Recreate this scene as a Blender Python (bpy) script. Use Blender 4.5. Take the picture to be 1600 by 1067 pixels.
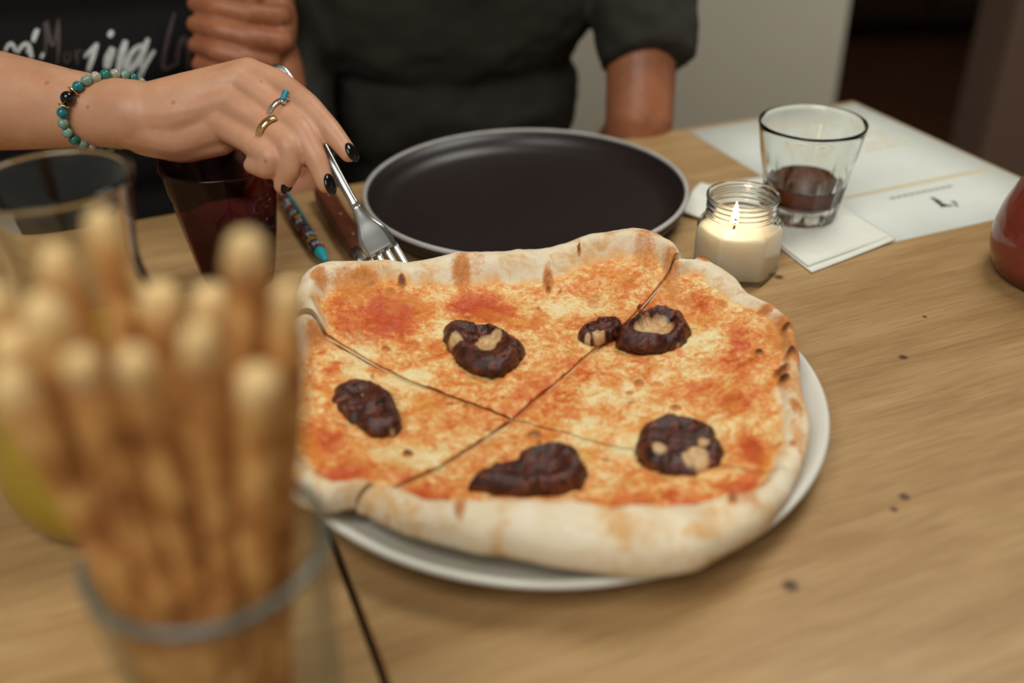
import bpy, bmesh, math, random
import numpy as np
from mathutils import Vector, Matrix
from mathutils.bvhtree import BVHTree
rnd = random.Random(7)
for o in list(bpy.data.objects): bpy.data.objects.remove(o)
SC = bpy.context.scene
COL = SC.collection
T = 0.75                       # table height
# ------------------------------------------------------------------ camera
FPX, PITCH, ROLL, CAMH = 1556.0, math.radians(31.816), math.radians(-1.108), 0.35
cp, sp, cr, sr = math.cos(PITCH), math.sin(PITCH), math.cos(ROLL), math.sin(ROLL)
CAM = Vector((0, 0, T + CAMH))
FW = Vector((0, cp, -sp)); _U = Vector((0, sp, cp)); _X = Vector((1, 0, 0))
RT = cr*_X + sr*_U; UP = -sr*_X + cr*_U
cd = bpy.data.cameras.new('camera'); cam = bpy.data.objects.new('camera', cd); COL.objects.link(cam)
cam.matrix_world = Matrix(((RT.x, UP.x, -FW.x, CAM.x), (RT.y, UP.y, -FW.y, CAM.y), (RT.z, UP.z, -FW.z, CAM.z), (0, 0, 0, 1)))
cd.sensor_width = 36; cd.lens = FPX*36/1600; cd.clip_start = 0.01; cd.clip_end = 50
cd.dof.use_dof = True; cd.dof.focus_distance = 0.66; cd.dof.aperture_fstop = 2.7
SC.camera = cam
# ------------------------------------------------------------------ light
SC.view_settings.view_transform = 'Standard'; SC.view_settings.look = 'None'
SC.view_settings.gamma = 1; SC.view_settings.use_curve_mapping = False
SC.view_settings.exposure = 0.0
W = bpy.data.worlds.new('world'); SC.world = W; W.use_nodes = True
W.node_tree.nodes['Background'].inputs[0].default_value = (1.0, 0.98, 0.90, 1); W.node_tree.nodes['Background'].inputs[1].default_value = 0.24
def area(name, loc, target, size, power, col):
    d = bpy.data.lights.new(name, 'AREA'); d.shape = 'DISK'; d.size = size; d.energy = power; d.color = col
    o = bpy.data.objects.new(name, d); COL.objects.link(o); o.location = loc
    o.rotation_euler = (Vector(target) - Vector(loc)).to_track_quat('-Z', 'Y').to_euler(); return o
area('flash_bounce', (-0.35, -0.35, 2.05), (0.0, 0.5, T), 1.0, 15, (1.0, 1.0, 0.97))
area('ceiling_lamp', (0.75, 1.10, 2.55), (0.35, 0.8, T), 0.8, 18, (1.0, 0.985, 0.92))
# ------------------------------------------------------------------ helpers
def ray(px, py):
    return RT*(px-800) + UP*(533.5-py) + FW*FPX
def at(px, py, z=0.0):
    d = ray(px, py); t = (z - CAMH)/d.z; return CAM + d*t
def D(px, py, d):
    return CAM + ray(px, py)*(d/FPX)
def lin(c): c /= 255.0; return c/12.92 if c <= .04045 else ((c+.055)/1.055)**2.4
def S(r, g, b): return (lin(r), lin(g), lin(b), 1)
class NT:
    def __init__(s, name):
        s.m = bpy.data.materials.new(name); s.m.use_nodes = True; s.t = s.m.node_tree
        s.b = s.t.nodes['Principled BSDF']; s.out = s.t.nodes['Material Output']
    def n(s, typ, **kw):
        nd = s.t.nodes.new('ShaderNode'+typ)
        for k, v in kw.items():
            if k.startswith('i_'): nd.inputs[int(k[2:]) if k[2:].isdigit() else k[2:].replace('_', ' ')].default_value = v
            else: setattr(nd, k, v)
        return nd
    def l(s, a, b): s.t.links.new(a, b)
    def coord(s, scale=(1, 1, 1), rot=(0, 0, 0), kind='Object', loc=(0, 0, 0)):
        tc = s.n('TexCoord'); mp = s.n('Mapping'); s.l(tc.outputs[kind], mp.inputs[0])
        mp.inputs['Scale'].default_value = scale; mp.inputs['Rotation'].default_value = rot; mp.inputs['Location'].default_value = loc
        return mp.outputs[0]
    def noise(s, vec, scale, detail=4, rough=.55, dist=0.0):
        nd = s.n('TexNoise'); nd.inputs['Scale'].default_value = scale; nd.inputs['Detail'].default_value = detail
        nd.inputs['Roughness'].default_value = rough; nd.inputs['Distortion'].default_value = dist
        s.l(vec, nd.inputs['Vector']); return nd.outputs['Fac']
    def ramp(s, fac, stops, interp='LINEAR'):
        nd = s.n('ValToRGB'); e = nd.color_ramp.elements; nd.color_ramp.interpolation = interp
        while len(e) < len(stops): e.new(.5)
        for k, (p, c) in enumerate(stops):
            e[k].position = p; e[k].color = c if not isinstance(c, (int, float)) else (c, c, c, 1)
        s.l(fac, nd.inputs[0]); return nd.outputs[0]
    def mix(s, fac, a, b, mode='MIX'):
        nd = s.n('Mix', data_type='RGBA', blend_type=mode)
        for sock, v in ((nd.inputs[0], fac), (nd.inputs[6], a), (nd.inputs[7], b)):
            if hasattr(v, 'is_linked'): s.l(v, sock)
            else: sock.default_value = v
        return nd.outputs[2]
    def math(s, op, a, b=0.0, clamp=False):
        nd = s.n('Math', operation=op); nd.use_clamp = clamp
        for sock, v in ((nd.inputs[0], a), (nd.inputs[1], b)):
            if hasattr(v, 'is_linked'): s.l(v, sock)
            else: sock.default_value = v
        return nd.outputs[0]
    def attr(s, name): return s.n('Attribute', attribute_name=name).outputs['Fac']
    def bump(s, h, strength=.3, dist=.001):
        nd = s.n('Bump'); nd.inputs['Strength'].default_value = strength; nd.inputs['Distance'].default_value = dist
        s.l(h, nd.inputs['Height']); s.l(nd.outputs[0], s.b.inputs['Normal'])
    def col(s, v):
        if hasattr(v, 'is_linked'): s.l(v, s.b.inputs['Base Color'])
        else: s.b.inputs['Base Color'].default_value = v
    def set(s, **kw):
        for k, v in kw.items():
            sock = s.b.inputs[k.replace('_', ' ')]
            if hasattr(v, 'is_linked'): s.l(v, sock)
            else: sock.default_value = v
        return s.m
def simple(name, c, rough=.5, metal=0.0, var=.12, scale=40, bump=0.0, bscale=300, **kw):
    n = NT(name); co = n.coord(); f = n.noise(co, scale, 3)
    dark = tuple(x*(1-var) for x in c[:3])+(1,); lite = tuple(min(1, x*(1+var)) for x in c[:3])+(1,)
    n.col(n.ramp(f, [(.3, dark), (.7, lite)])); n.set(Roughness=rough, Metallic=metal, **kw)
    if bump: n.bump(n.noise(co, bscale, 3), bump, .001)
    return n.m
def glass_thin(name, tint=(.96, .97, .95, 1), edge=(.55, .58, .52, 1), refl=1.0):
    n = NT(name); tr = n.n('BsdfTransparent'); gl = n.n('BsdfGlossy'); gl.inputs['Roughness'].default_value = .03
    lw = n.n('LayerWeight'); lw.inputs['Blend'].default_value = .5
    f = n.math('POWER', lw.outputs['Facing'], 3.0); n.l(n.mix(f, tint, edge), tr.inputs[0])
    fr = n.math('ADD', n.math('MULTIPLY', n.math('POWER', lw.outputs['Facing'], 4.5), .55*refl), .03*refl)
    mx = n.n('MixShader'); n.l(fr, mx.inputs[0]); n.l(tr.outputs[0], mx.inputs[1]); n.l(gl.outputs[0], mx.inputs[2])
    n.l(mx.outputs[0], n.out.inputs[0]); return n.m
def glass_solid(name, tint=(.97, .98, .96, 1), ior=1.45, rough=0.0):
    n = NT(name); n.col(tint); n.set(Roughness=rough, IOR=ior, Transmission_Weight=1.0); return n.m

def link(name, me, m=None, parent=None, smooth=True, **props):
    o = bpy.data.objects.new(name, me); COL.objects.link(o)
    if m is not None: me.materials.append(m)
    if smooth: me.shade_smooth()
    if parent is not None: o.parent = parent
    for k, v in props.items(): o[k] = v
    return o
def mesh(name, verts, faces):
    me = bpy.data.meshes.new(name); me.from_pydata([tuple(v) for v in verts], [], faces); me.update(); return me
def fixn(me):
    bm = bmesh.new(); bm.from_mesh(me); bmesh.ops.recalc_face_normals(bm, faces=bm.faces); bm.to_mesh(me); bm.free(); return me
def tag(o, label, cat, group=None):
    o['label'] = label; o['category'] = cat
    if group: o['group'] = group
    return o
def thing(name, label, cat, loc, group=None, rz=0.0):
    o = bpy.data.objects.new(name, None); COL.objects.link(o); o.location = loc; o.rotation_euler = (0, 0, rz); o.empty_display_size = .02
    return tag(o, label, cat, group)
def box_mesh(name, x0, y0, z0, x1, y1, z1, bev=0.0, seg=2):
    bm = bmesh.new(); bmesh.ops.create_cube(bm, size=1)
    for v in bm.verts: v.co = Vector(((x0+x1)/2+v.co.x*(x1-x0), (y0+y1)/2+v.co.y*(y1-y0), (z0+z1)/2+v.co.z*(z1-z0)))
    if bev: bmesh.ops.bevel(bm, geom=bm.edges[:], offset=bev, segments=seg, affect='EDGES', profile=.5)
    me = bpy.data.meshes.new(name); bm.to_mesh(me); bm.free(); return me
def lathe(name, prof, seg=64, radf=None, closed=False, loc=(0, 0, 0)):
    """prof: [(r, z)]; first/last r==0 closes the ends."""
    vs, fs, rings = [], [], []
    for k, (r, z) in enumerate(prof):
        if r <= 1e-7: rings.append([len(vs)]); vs.append((loc[0], loc[1], loc[2]+z))
        else:
            ring = []
            for i in range(seg):
                a = 2*math.pi*i/seg; rr = r*(radf(a, z, k) if radf else 1)
                ring.append(len(vs)); vs.append((loc[0]+rr*math.cos(a), loc[1]+rr*math.sin(a), loc[2]+z))
            rings.append(ring)
    pairs = list(zip(rings, rings[1:])) + ([(rings[-1], rings[0])] if closed else [])
    for A, B in pairs:
        if len(A) == 1 and len(B) == 1: continue
        for i in range(seg):
            j = (i+1) % seg
            if len(A) == 1: fs.append((A[0], B[j], B[i]))
            elif len(B) == 1: fs.append((A[i], A[j], B[0]))
            else: fs.append((A[i], A[j], B[j], B[i]))
    return fixn(mesh(name, vs, fs))
def smooth_prof(pts, n=6):
    """Catmull-Rom through the profile points."""
    out = []
    P = [pts[0]] + list(pts) + [pts[-1]]
    for i in range(1, len(P)-2):
        for k in range(n):
            t = k/n; r = []
            for c in range(2):
                a, b, cc, d = P[i-1][c], P[i][c], P[i+1][c], P[i+2][c]
                r.append(.5*((2*b)+(-a+cc)*t+(2*a-5*b+4*cc-d)*t*t+(-a+3*b-3*cc+d)*t**3))
            out.append((max(r[0], 0), r[1]))
    out.append(pts[-1]); return out
def sweep(vs, fs, pts, rads, seg=12, cap='round', flat=None):
    """closed tube along pts with radius per point; flat=(axis vector, factor) squashes the section along the axis."""
    pts = [Vector(p) for p in pts]; n = len(pts)
    if cap == 'round':
        d0 = (pts[0]-pts[1]).normalized(); d1 = (pts[-1]-pts[-2]).normalized()
        a0 = [(pts[0]+d0*rads[0]*math.sin(t), rads[0]*math.cos(t)) for t in (1.35, 1.0, .6, .3)]
        a1 = [(pts[-1]+d1*rads[-1]*math.sin(t), rads[-1]*math.cos(t)) for t in (.3, .6, 1.0, 1.35)]
        pts = [p for p, _ in a0]+pts+[p for p, _ in a1]; rads = [r for _, r in a0]+list(rads)+[r for _, r in a1]; n = len(pts)
    tan = [(pts[min(i+1, n-1)]-pts[max(i-1, 0)]).normalized() for i in range(n)]
    ref = Vector((0, 0, 1)) if abs(tan[0].z) < .9 else Vector((1, 0, 0))
    u = tan[0].cross(ref).normalized(); base = len(vs)
    for i in range(n):
        u = (u - tan[i]*u.dot(tan[i])).normalized(); w = tan[i].cross(u)
        for k in range(seg):
            a = 2*math.pi*k/seg; off = (u*math.cos(a)+w*math.sin(a))*rads[i]
            if flat: ax, f = flat; off = off - ax*off.dot(ax)*(1-f)
            vs.append(pts[i]+off)
    for i in range(n-1):
        for k in range(seg):
            j = (k+1) % seg
            fs.append((base+i*seg+k, base+i*seg+j, base+(i+1)*seg+j, base+(i+1)*seg+k))
    fs.append(tuple(base+k for k in reversed(range(seg)))); fs.append(tuple(base+(n-1)*seg+k for k in range(seg)))
def tube(name, pts, rads, seg=12, cap='round', flat=None):
    vs, fs = [], []
    if isinstance(rads, (int, float)): rads = [rads]*len(pts)
    sweep(vs, fs, pts, rads, seg, cap, flat); return fixn(mesh(name, vs, fs))
def resample(pts, rads, m=5):
    """linear chain, softened at the joints."""
    P = [Vector(p) for p in pts]; op, orr = [], []
    for i in range(len(P)-1):
        for k in range(m):
            t = k/m; op.append(P[i].lerp(P[i+1], t)); orr.append(rads[i]*(1-t)+rads[i+1]*t)
    op.append(P[-1]); orr.append(rads[-1])
    q = [op[0]]+[op[i]*.5+(op[i-1]+op[i+1])*.25 for i in range(1, len(op)-1)]+[op[-1]]
    return q, orr
def ellipsoid(vs, fs, c, axes, nu=20, nv=12):
    """axes: three Vectors (semi-axes)."""
    base = len(vs); c = Vector(c); X, Y, Z = axes
    vs.append(c+Z)
    for j in range(1, nv):
        th = math.pi*j/nv
        for i in range(nu):
            a = 2*math.pi*i/nu; vs.append(c+X*(math.sin(th)*math.cos(a))+Y*(math.sin(th)*math.sin(a))+Z*math.cos(th))
    vs.append(c-Z); last = len(vs)-1
    for i in range(nu):
        k = (i+1) % nu
        fs.append((base, base+1+i, base+1+k))
        for j in range(nv-2): fs.append((base+1+j*nu+i, base+1+(j+1)*nu+i, base+1+(j+1)*nu+k, base+1+j*nu+k))
        fs.append((last, base+1+(nv-2)*nu+k, base+1+(nv-2)*nu+i))
def AX(x, y, z): return (Vector((x, 0, 0)), Vector((0, y, 0)), Vector((0, 0, z)))
def fuse(vs, fs, voxel, smooth=4, fac=.5):
    """union of closed shells -> one continuous surface."""
    me = fixn_parts(vs, fs); o = bpy.data.objects.new('fuse_tmp', me); COL.objects.link(o)
    r = o.modifiers.new('r', 'REMESH'); r.mode = 'VOXEL'; r.voxel_size = voxel; r.use_smooth_shade = True
    s = o.modifiers.new('s', 'SMOOTH'); s.factor = fac; s.iterations = smooth
    dg = bpy.context.evaluated_depsgraph_get(); dg.update()
    out = bpy.data.meshes.new_from_object(o.evaluated_get(dg)); bpy.data.objects.remove(o); bpy.data.meshes.remove(me); return out
def fixn_parts(vs, fs): return fixn(mesh('tmp', vs, fs))
def mcos(me):
    a = np.empty(len(me.vertices)*3, np.float32); me.vertices.foreach_get('co', a); return a.reshape(-1, 3)
def mset(me, a): me.vertices.foreach_set('co', np.ascontiguousarray(a, np.float32).ravel()); me.update()
def joinm(name, mes):
    vs, fs = [], []
    for me in mes:
        b = len(vs); vs += [tuple(v.co) for v in me.vertices]; fs += [tuple(b+i for i in p.vertices) for p in me.polygons]
    return mesh(name, vs, fs)
# numpy value noise
def _h(ix, iy, iz, seed):
    n = (ix*374761393 + iy*668265263 + iz*2147483647 + seed*1274126177) & 0xffffffff
    n = ((n ^ (n >> 13))*1274126177) & 0xffffffff; return ((n ^ (n >> 16)) & 0xffff)/65535.0
def vnoise(p, seed=0):
    p = np.asarray(p, np.float64); i = np.floor(p).astype(np.int64); f = p-i; f = f*f*(3-2*f); r = 0
    for dx in (0, 1):
        for dy in (0, 1):
            for dz in (0, 1):
                w = (f[:, 0] if dx else 1-f[:, 0])*(f[:, 1] if dy else 1-f[:, 1])*(f[:, 2] if dz else 1-f[:, 2])
                r = r + w*_h(i[:, 0]+dx, i[:, 1]+dy, i[:, 2]+dz, seed)
    return r
def fbm(p, scale, oct=4, seed=0, gain=.5):
    p = np.asarray(p, np.float64)*scale; a, s, r = 1.0, 0.0, 0.0
    for k in range(oct): r = r+a*vnoise(p*2**k+17.3*k, seed+k); s += a; a *= gain
    return r/s
def sst(a, b, x): t = np.clip((x-a)/(b-a), 0, 1); return t*t*(3-2*t)

# ------------------------------------------------------------------ table axes
TA = math.radians(21.5)
TU = Vector((math.cos(TA), math.sin(TA), 0)); TV = Vector((-math.sin(TA), math.cos(TA), 0))
def TP(u, v, z=0.0): return TU*u + TV*v + Vector((0, 0, T+z))

# ------------------------------------------------------------------ materials
def wood_mat(name, light, mid, dark, rough=.42, spots=()):
    n = NT(name); co = n.coord(scale=(1.0, 9.0, 9.0)); fine = n.coord(scale=(3.0, 70.0, 70.0)); big = n.coord(scale=(.8, 3.2, 3.2))
    a = n.noise(co, 7, 5, .6, .6); b = n.noise(fine, 11, 4, .6, .2); c = n.noise(big, 4.5, 3, .5, 1.5)
    w = n.n('TexWave', wave_type='BANDS', bands_direction='Y'); n.l(co, w.inputs[0]); w.inputs['Scale'].default_value = 1.6
    w.inputs['Distortion'].default_value = 7; w.inputs['Detail'].default_value = 3; w.inputs['Detail Scale'].default_value = .8
    k = n.math('ADD', n.math('MULTIPLY', a, .42), n.math('ADD', n.math('MULTIPLY', c, .46), n.math('MULTIPLY', w.outputs['Fac'], .06)))
    base = n.ramp(k, [(.30, dark), (.48, mid), (.64, light)])
    base = n.mix(n.ramp(b, [(.36, .0), (.60, 1.0)]), n.mix(1.0, base, (.80, .76, .72, 1), 'MULTIPLY'), base)
    if spots:
        tc = n.n('TexCoord'); nz = n.n('TexNoise'); nz.inputs['Scale'].default_value = 160
        for (p, r) in spots:
            d = n.n('VectorMath', operation='DISTANCE'); n.l(tc.outputs['Object'], d.inputs[0]); d.inputs[1].default_value = p
            q = n.math('ADD', d.outputs['Value'], n.math('MULTIPLY', n.math('SUBTRACT', b, .5), r*.8))
            base = n.mix(n.ramp(n.math('DIVIDE', q, r*2), [(.0, 1.0), (.35, .85), (.9, 0.0)]), base, S(70, 48, 30))
    n.col(base); n.set(Roughness=rough); n.b.inputs['Specular IOR Level'].default_value = .35
    n.bump(b, .10, .0006); return n.m
M_TABLE_L = wood_mat('oak_laminate', S(206, 172, 128), S(190, 152, 106), S(166, 126, 82))
M_DARKWOOD = wood_mat('dark_wood', S(82, 54, 34), S(62, 40, 25), S(44, 28, 18), .5)
M_WALL = simple('wall_paint', S(214, 208, 188), .85, var=.04, scale=3, bump=.1, bscale=180)
M_WALL_B = simple('brown_wall_paint', S(112, 86, 70), .85, var=.06, scale=3)
M_CEIL = simple('ceiling_paint', S(200, 195, 182), .9, var=.03, scale=2)
M_FLOOR = wood_mat('floor_boards', S(128, 86, 56), S(104, 66, 42), S(78, 48, 30), .5)
M_METAL = simple('brushed_steel', (.44, .45, .43, 1), .28, 1.0, var=.06, scale=90)
M_BLACKPLATE = simple('black_stoneware', S(38, 29, 28), .38, var=.10, scale=120, bump=.05, bscale=900)
M_PLATERIM = simple('grey_glazed_rim', S(182, 178, 172), .4, var=.08, scale=60)
M_WHITE = simple('white_porcelain', S(222, 220, 208), .22, var=.02, scale=20)
M_PAPER = simple('paper', S(222, 226, 216), .8, var=.03, scale=25)
M_INK = simple('dark_ink', S(40, 38, 36), .8, var=.3, scale=600)
M_INKG = simple('grey_ink', S(150, 146, 138), .8, var=.15, scale=900)
M_INKO = simple('ochre_ink', S(212, 196, 158), .8, var=.06, scale=400)
M_NAPKIN = simple('napkin_tissue', S(232, 232, 220), .9, var=.03, scale=90, bump=.25, bscale=700)
M_BLACKSHIRT = simple('black_cotton', S(13, 12, 11), .9, var=.25, scale=60, bump=.2, bscale=900)
M_OLIVE = simple('olive_linen', S(37, 34, 23), .9, var=.22, scale=25, bump=.25, bscale=900)
M_PRINT = simple('white_foil_print', S(226, 234, 230), .6, var=.15, scale=200)
M_PRINTG = simple('unlit_foil_print', S(84, 74, 70), .55, var=.25, scale=200)  # same foil where it catches no light; that dullness is put into the colour
M_JEANS = simple('dark_denim', S(32, 34, 44), .9, var=.2, scale=200)
M_SHOE = simple('dark_leather', S(36, 30, 28), .5, var=.2)
M_HAIR = simple('brown_hair', S(58, 38, 26), .55, var=.4, scale=150, bump=.6, bscale=220)
M_NAIL = simple('black_nail_varnish', S(14, 12, 13), .08, var=.05)
M_GOLD = simple('gold', (.83, .62, .30, 1), .18, 1.0, var=.05)
M_SILVER = simple('silver', (.80, .78, .73, 1), .18, 1.0, var=.05)
M_TURQ = simple('turquoise_stone', S(40, 130, 150), .12, var=.3, scale=300)
M_EYE = simple('brown_eye', S(58, 42, 32), .15, var=.3, scale=200)
def skin_mat(name, a, b, sss=.12):
    n = NT(name); co = n.coord(); f = n.noise(co, 30, 4, .6); g = n.noise(co, 420, 3, .6); h = n.noise(co, 130, 3)
    c = n.ramp(f, [(.3, a), (.72, b)])
    c = n.mix(n.ramp(h, [(.45, 0.0), (.8, .35)]), c, S(206, 128, 96))
    vo = n.n('TexVoronoi'); n.l(co, vo.inputs['Vector']); vo.inputs['Scale'].default_value = 48
    c = n.mix(n.ramp(vo.outputs['Distance'], [(.06, .55), (.10, 0.0)]), c, S(150, 92, 62))
    n.col(c); n.set(Roughness=.48, Subsurface_Weight=sss, Subsurface_Scale=.006); n.b.inputs['Subsurface Radius'].default_value = (1.0, .35, .2)
    n.bump(g, .16, .0008); return n.m
M_SKIN = skin_mat('fair_skin', S(184, 133, 100), S(205, 156, 122))
M_SKIN_D = skin_mat('tanned_skin', S(150, 92, 60), S(172, 110, 74))

# ------------------------------------------------------------------ setting
def struct(name, me, m, smooth=False): return link(name, me, m, None, smooth, kind='structure')
struct('floor', box_mesh('floor', -3.5, -2.5, -.05, 4.5, 7.0, 0), M_FLOOR)
struct('ceiling', box_mesh('ceiling', -3.5, -2.5, 2.7, 4.5, 7.0, 2.75), M_CEIL)
YW = 2.05
xw = D(1316, 80, 1); tt = (YW-CAM.y)/(xw-CAM).y; xw = CAM.x+(xw-CAM).x*tt
struct('wall_back', box_mesh('wall_back', -3.5, YW, 0, xw, YW+.14, 2.7), M_WALL)
d2 = ray(1572, 80); xr = d2.x*(YW-.1)/d2.y
struct('wall_right', box_mesh('wall_right', xr, YW-.1, 0, xr+1.8, YW+.05, 2.7), M_WALL_B)
struct('wall_far', box_mesh('wall_far', xw-1.0, 5.2, 0, 4.5, 5.3, 2.7), M_WALL_B)
# sideboard in the dark room beyond the opening
sb = thing('sideboard', 'dark brown wooden sideboard standing in the unlit room beyond the opening', 'sideboard', (1.95, 4.2, 0))
link('body', box_mesh('body', -.95, -.25, .08, .95, .25, .86, .01), M_DARKWOOD, sb, False)
link('top', box_mesh('top', -.98, -.27, .86, .98, .27, .90, .008), M_DARKWOOD, sb, False)
for k in range(3):
    dr = link('door', box_mesh('door', -.93+.63*k, -.275, .12, -.93+.63*k+.59, -.25, .82, .006), M_DARKWOOD, sb, False)
    link('knob', box_mesh('knob', -.93+.63*k+.5, -.30, .46, -.93+.63*k+.53, -.275, .49, .005), M_GOLD, dr, False)
for sx in (-.85, .85):
    for sy in (-.18, .18): link('leg', box_mesh('leg', sx-.03, sy-.03, 0, sx+.03, sy+.03, .08), M_DARKWOOD, sb, False)

# ------------------------------------------------------------------ tables
SEAM, UR, VB, VF = 0.0520, 0.7265, 0.832, -0.06
def table(name, label, u0, u1, spots):
    o = thing(name, label, 'table', TP((u0+u1)/2, (VB+VF)/2, -T), rz=TA)
    hw, hv = (u1-u0)/2, (VB-VF)/2
    loc = []
    R = Matrix.Rotation(-TA, 3, 'Z')
    for (px, py, r) in spots: loc.append((tuple(R @ (at(px, py)-o.location)), r))
    m = wood_mat('oak_tabletop', S(190, 156, 108), S(178, 143, 96), S(160, 124, 78), .42, loc)
    me = box_mesh('tabletop', -hw, -hv, T-.028, hw, hv, T, .0012, 2)
    link('tabletop', me, m, o, False)
    for sx in (-1, 1):
        for sy in (-1, 1):
            cx, cy = sx*(hw-.05), sy*(hv-.05)
            link('leg', box_mesh('leg', cx-.025, cy-.025, 0, cx+.025, cy+.025, T-.028, .003), M_BLACKPLATE, o, False)
    link('apron', box_mesh('apron', -hw+.05, -hv+.06, T-.09, hw-.05, -hv+.08, T-.028), M_TABLE_L, o, False)
    link('apron', box_mesh('apron', -hw+.05, hv-.08, T-.09, hw-.05, hv-.06, T-.028), M_TABLE_L, o, False)
    return o
table('wooden_table', 'light oak table carrying the pizza, the candle and the menu sheet', SEAM+.0018, UR,
      [(1411, 558, .0022), (1413, 776, .0022), (1397, 796, .0016), (1235, 915, .0030), (1217, 433, .0028), (1445, 495, .0014), (1120, 600, .001)])
table('wooden_table', 'light oak table under the breadstick glass and the juice carafe', SEAM-.66, SEAM-.0018, [])

# ------------------------------------------------------------------ plates
PW = Vector((.0200, .4817, T)); RW = .1598
pl = thing('dinner_plate', 'large white coupe plate carrying the cut pizza', 'plate', PW)
prof = [(0, .005), (.06, .005), (.118, .0055), (.132, .008), (.146, .0135), (.1535, .0185), (.1565, .0206), (.1582, .0210), (.1596, .0200), (.1597, .0182), (.157, .0155), (.146, .0085), (.128, .003), (.112, .0012), (.104, 0.0), (.098, 0.0), (.095, .0016), (0, .0016)]
link('body', lathe('body', prof, 128), M_WHITE, pl)
PB = Vector((.0136, .7735, T)); RB = .1352
bp = thing('dinner_plate', 'empty black stoneware plate with a pale grey rim behind the pizza', 'plate', PB)
prof = [(0, .0045), (.05, .0045), (.112, .0050), (.121, .0075), (.1275, .0135), (.1312, .0212), (.1346, .0210), (.1330, .0150), (.127, .0075), (.116, .0015), (.104, 0), (.098, 0), (.095, .0012), (0, .0012)]
link('body', lathe('body', prof, 128), M_BLACKPLATE, bp)
rimp = [(.1312, .0212), (.1313, .0232), (.1322, .0243), (.1338, 0.0240), (.1349, .0236), (.1351, .0220), (.1346, .0210)]
link('rim', lathe('rim', rimp, 128, closed=True), M_PLATERIM, bp, label='pale grey glazed rim')

# ------------------------------------------------------------------ pizza
PC = at(800, 650, .020); PCx, PCy = PC.x, PC.y
def pol(px, py, z):
    q = at(px, py, z); return math.degrees(math.atan2(q.y-PCy, q.x-PCx)), math.hypot(q.x-PCx, q.y-PCy)
def pizza_mat():
    n = NT('baked_pizza'); co = n.coord()
    dough, sauce, char, chz = n.attr('dough'), n.attr('sauce'), n.attr('char'), n.attr('cheese')
    f1 = n.noise(co, 95, 5, .62, 1.2); f2 = n.noise(co, 300, 6, .72, .8); f3 = n.noise(co, 900, 3, .6); f0 = n.noise(co, 36, 3, .5, .8)
    mott = n.math('ADD', n.math('MULTIPLY', f1, .62), n.math('MULTIPLY', f2, .38))
    # melted cheese: pale cream to orange where the oil and the sauce come through
    mott2 = n.math('ADD', n.math('MULTIPLY', f0, .26), n.math('ADD', n.math('MULTIPLY', f1, .36), n.math('MULTIPLY', f2, .44)))
    k = n.math('ADD', n.math('SUBTRACT', mott2, n.math('MULTIPLY', chz, .13)), n.math('MULTIPLY', sauce, .145))
    top = n.ramp(k, [(.385, S(243, 224, 172)), (.450, S(240, 210, 150)), (.490, S(236, 186, 116)), (.535, S(229, 154, 82)), (.60, S(217, 116, 52)), (.68, S(192, 76, 30))])
    red = n.ramp(f2, [(.35, S(176, 54, 20)), (.6, S(208, 90, 36))])
    top = n.mix(n.ramp(n.math('ADD', sauce, n.math('MULTIPLY', n.math('SUBTRACT', mott, .5), 1.2)), [(.55, 0.0), (1.05, .95)]), top, red)
    yel = n.ramp(f0, [(.56, 0.0), (.70, .45)]); top = n.mix(yel, top, S(226, 158, 56))
    vo = n.n('TexVoronoi'); n.l(co, vo.inputs['Vector']); vo.inputs['Scale'].default_value = 75; vo.inputs['Randomness'].default_value = 1
    sp = n.ramp(n.math('ADD', vo.outputs['Distance'], n.math('MULTIPLY', n.math('SUBTRACT', f2, .5), .35)), [(.10, .75), (.24, 0.0)])
    gate = n.ramp(f1, [(.50, 0.0), (.58, 1.0)])
    top = n.mix(n.math('MULTIPLY', sp, gate), top, S(168, 84, 24))
    crust = n.ramp(n.math('ADD', n.math('MULTIPLY', f1, .5), n.math('MULTIPLY', f0, .5)), [(.34, S(240, 228, 204)), (.52, S(233, 213, 176)), (.68, S(218, 180, 128))])
    toast = n.ramp(n.math('ADD', n.math('MULTIPLY', f0, .6), n.math('MULTIPLY', f1, .4)), [(.50, 0.0), (.62, .75)])
    crust = n.mix(toast, crust, S(222, 170, 104))
    dm = n.math('ADD', dough, n.math('MULTIPLY', n.math('SUBTRACT', mott2, .5), 1.1))
    base = n.mix(n.ramp(dm, [(.30, 0.0), (.52, 1.0)]), top, n.mix(n.ramp(dm, [(.50, .85), (.85, 0.0)]), crust, S(232, 176, 104)))
    ch = n.math('ADD', char, n.math('MULTIPLY', n.math('SUBTRACT', f2, .5), .7))
    base = n.mix(n.ramp(ch, [(.16, 0.0), (.42, .9)]), base, S(206, 128, 54))
    base = n.mix(n.ramp(ch, [(.46, 0.0), (.74, .92)]), base, S(112, 58, 24))
    base = n.mix(n.ramp(ch, [(.80, 0.0), (1.0, .9)]), base, S(52, 30, 18))
    n.col(base)
    n.set(Roughness=n.mix(dough, (.36, .36, .36, 1), (.78, .78, .78, 1)), Subsurface_Weight=.08, Subsurface_Scale=.003)
    n.b.inputs['Specular IOR Level'].default_value = .4
    n.bump(n.math('ADD', n.math('MULTIPLY', f2, 1.0), n.math('MULTIPLY', f3, .45)), .35, .0016); return n.m
M_PIZZA = pizza_mat()
def blobs(lst, z=.032):
    out = []
    for (px, py, rx, ry, a) in lst:
        zz_ = .050 if (py < 445 and px < 1088) else .043 if (py < 530 and px < 1060) else z
        p = at(px, py, zz_); d = (p-CAM).dot(FW); dep = (CAM.z-p.z)/(p-CAM).length
        out.append((p.x, p.y, rx*d/FPX, ry*d/FPX/dep, a))
    return out
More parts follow.
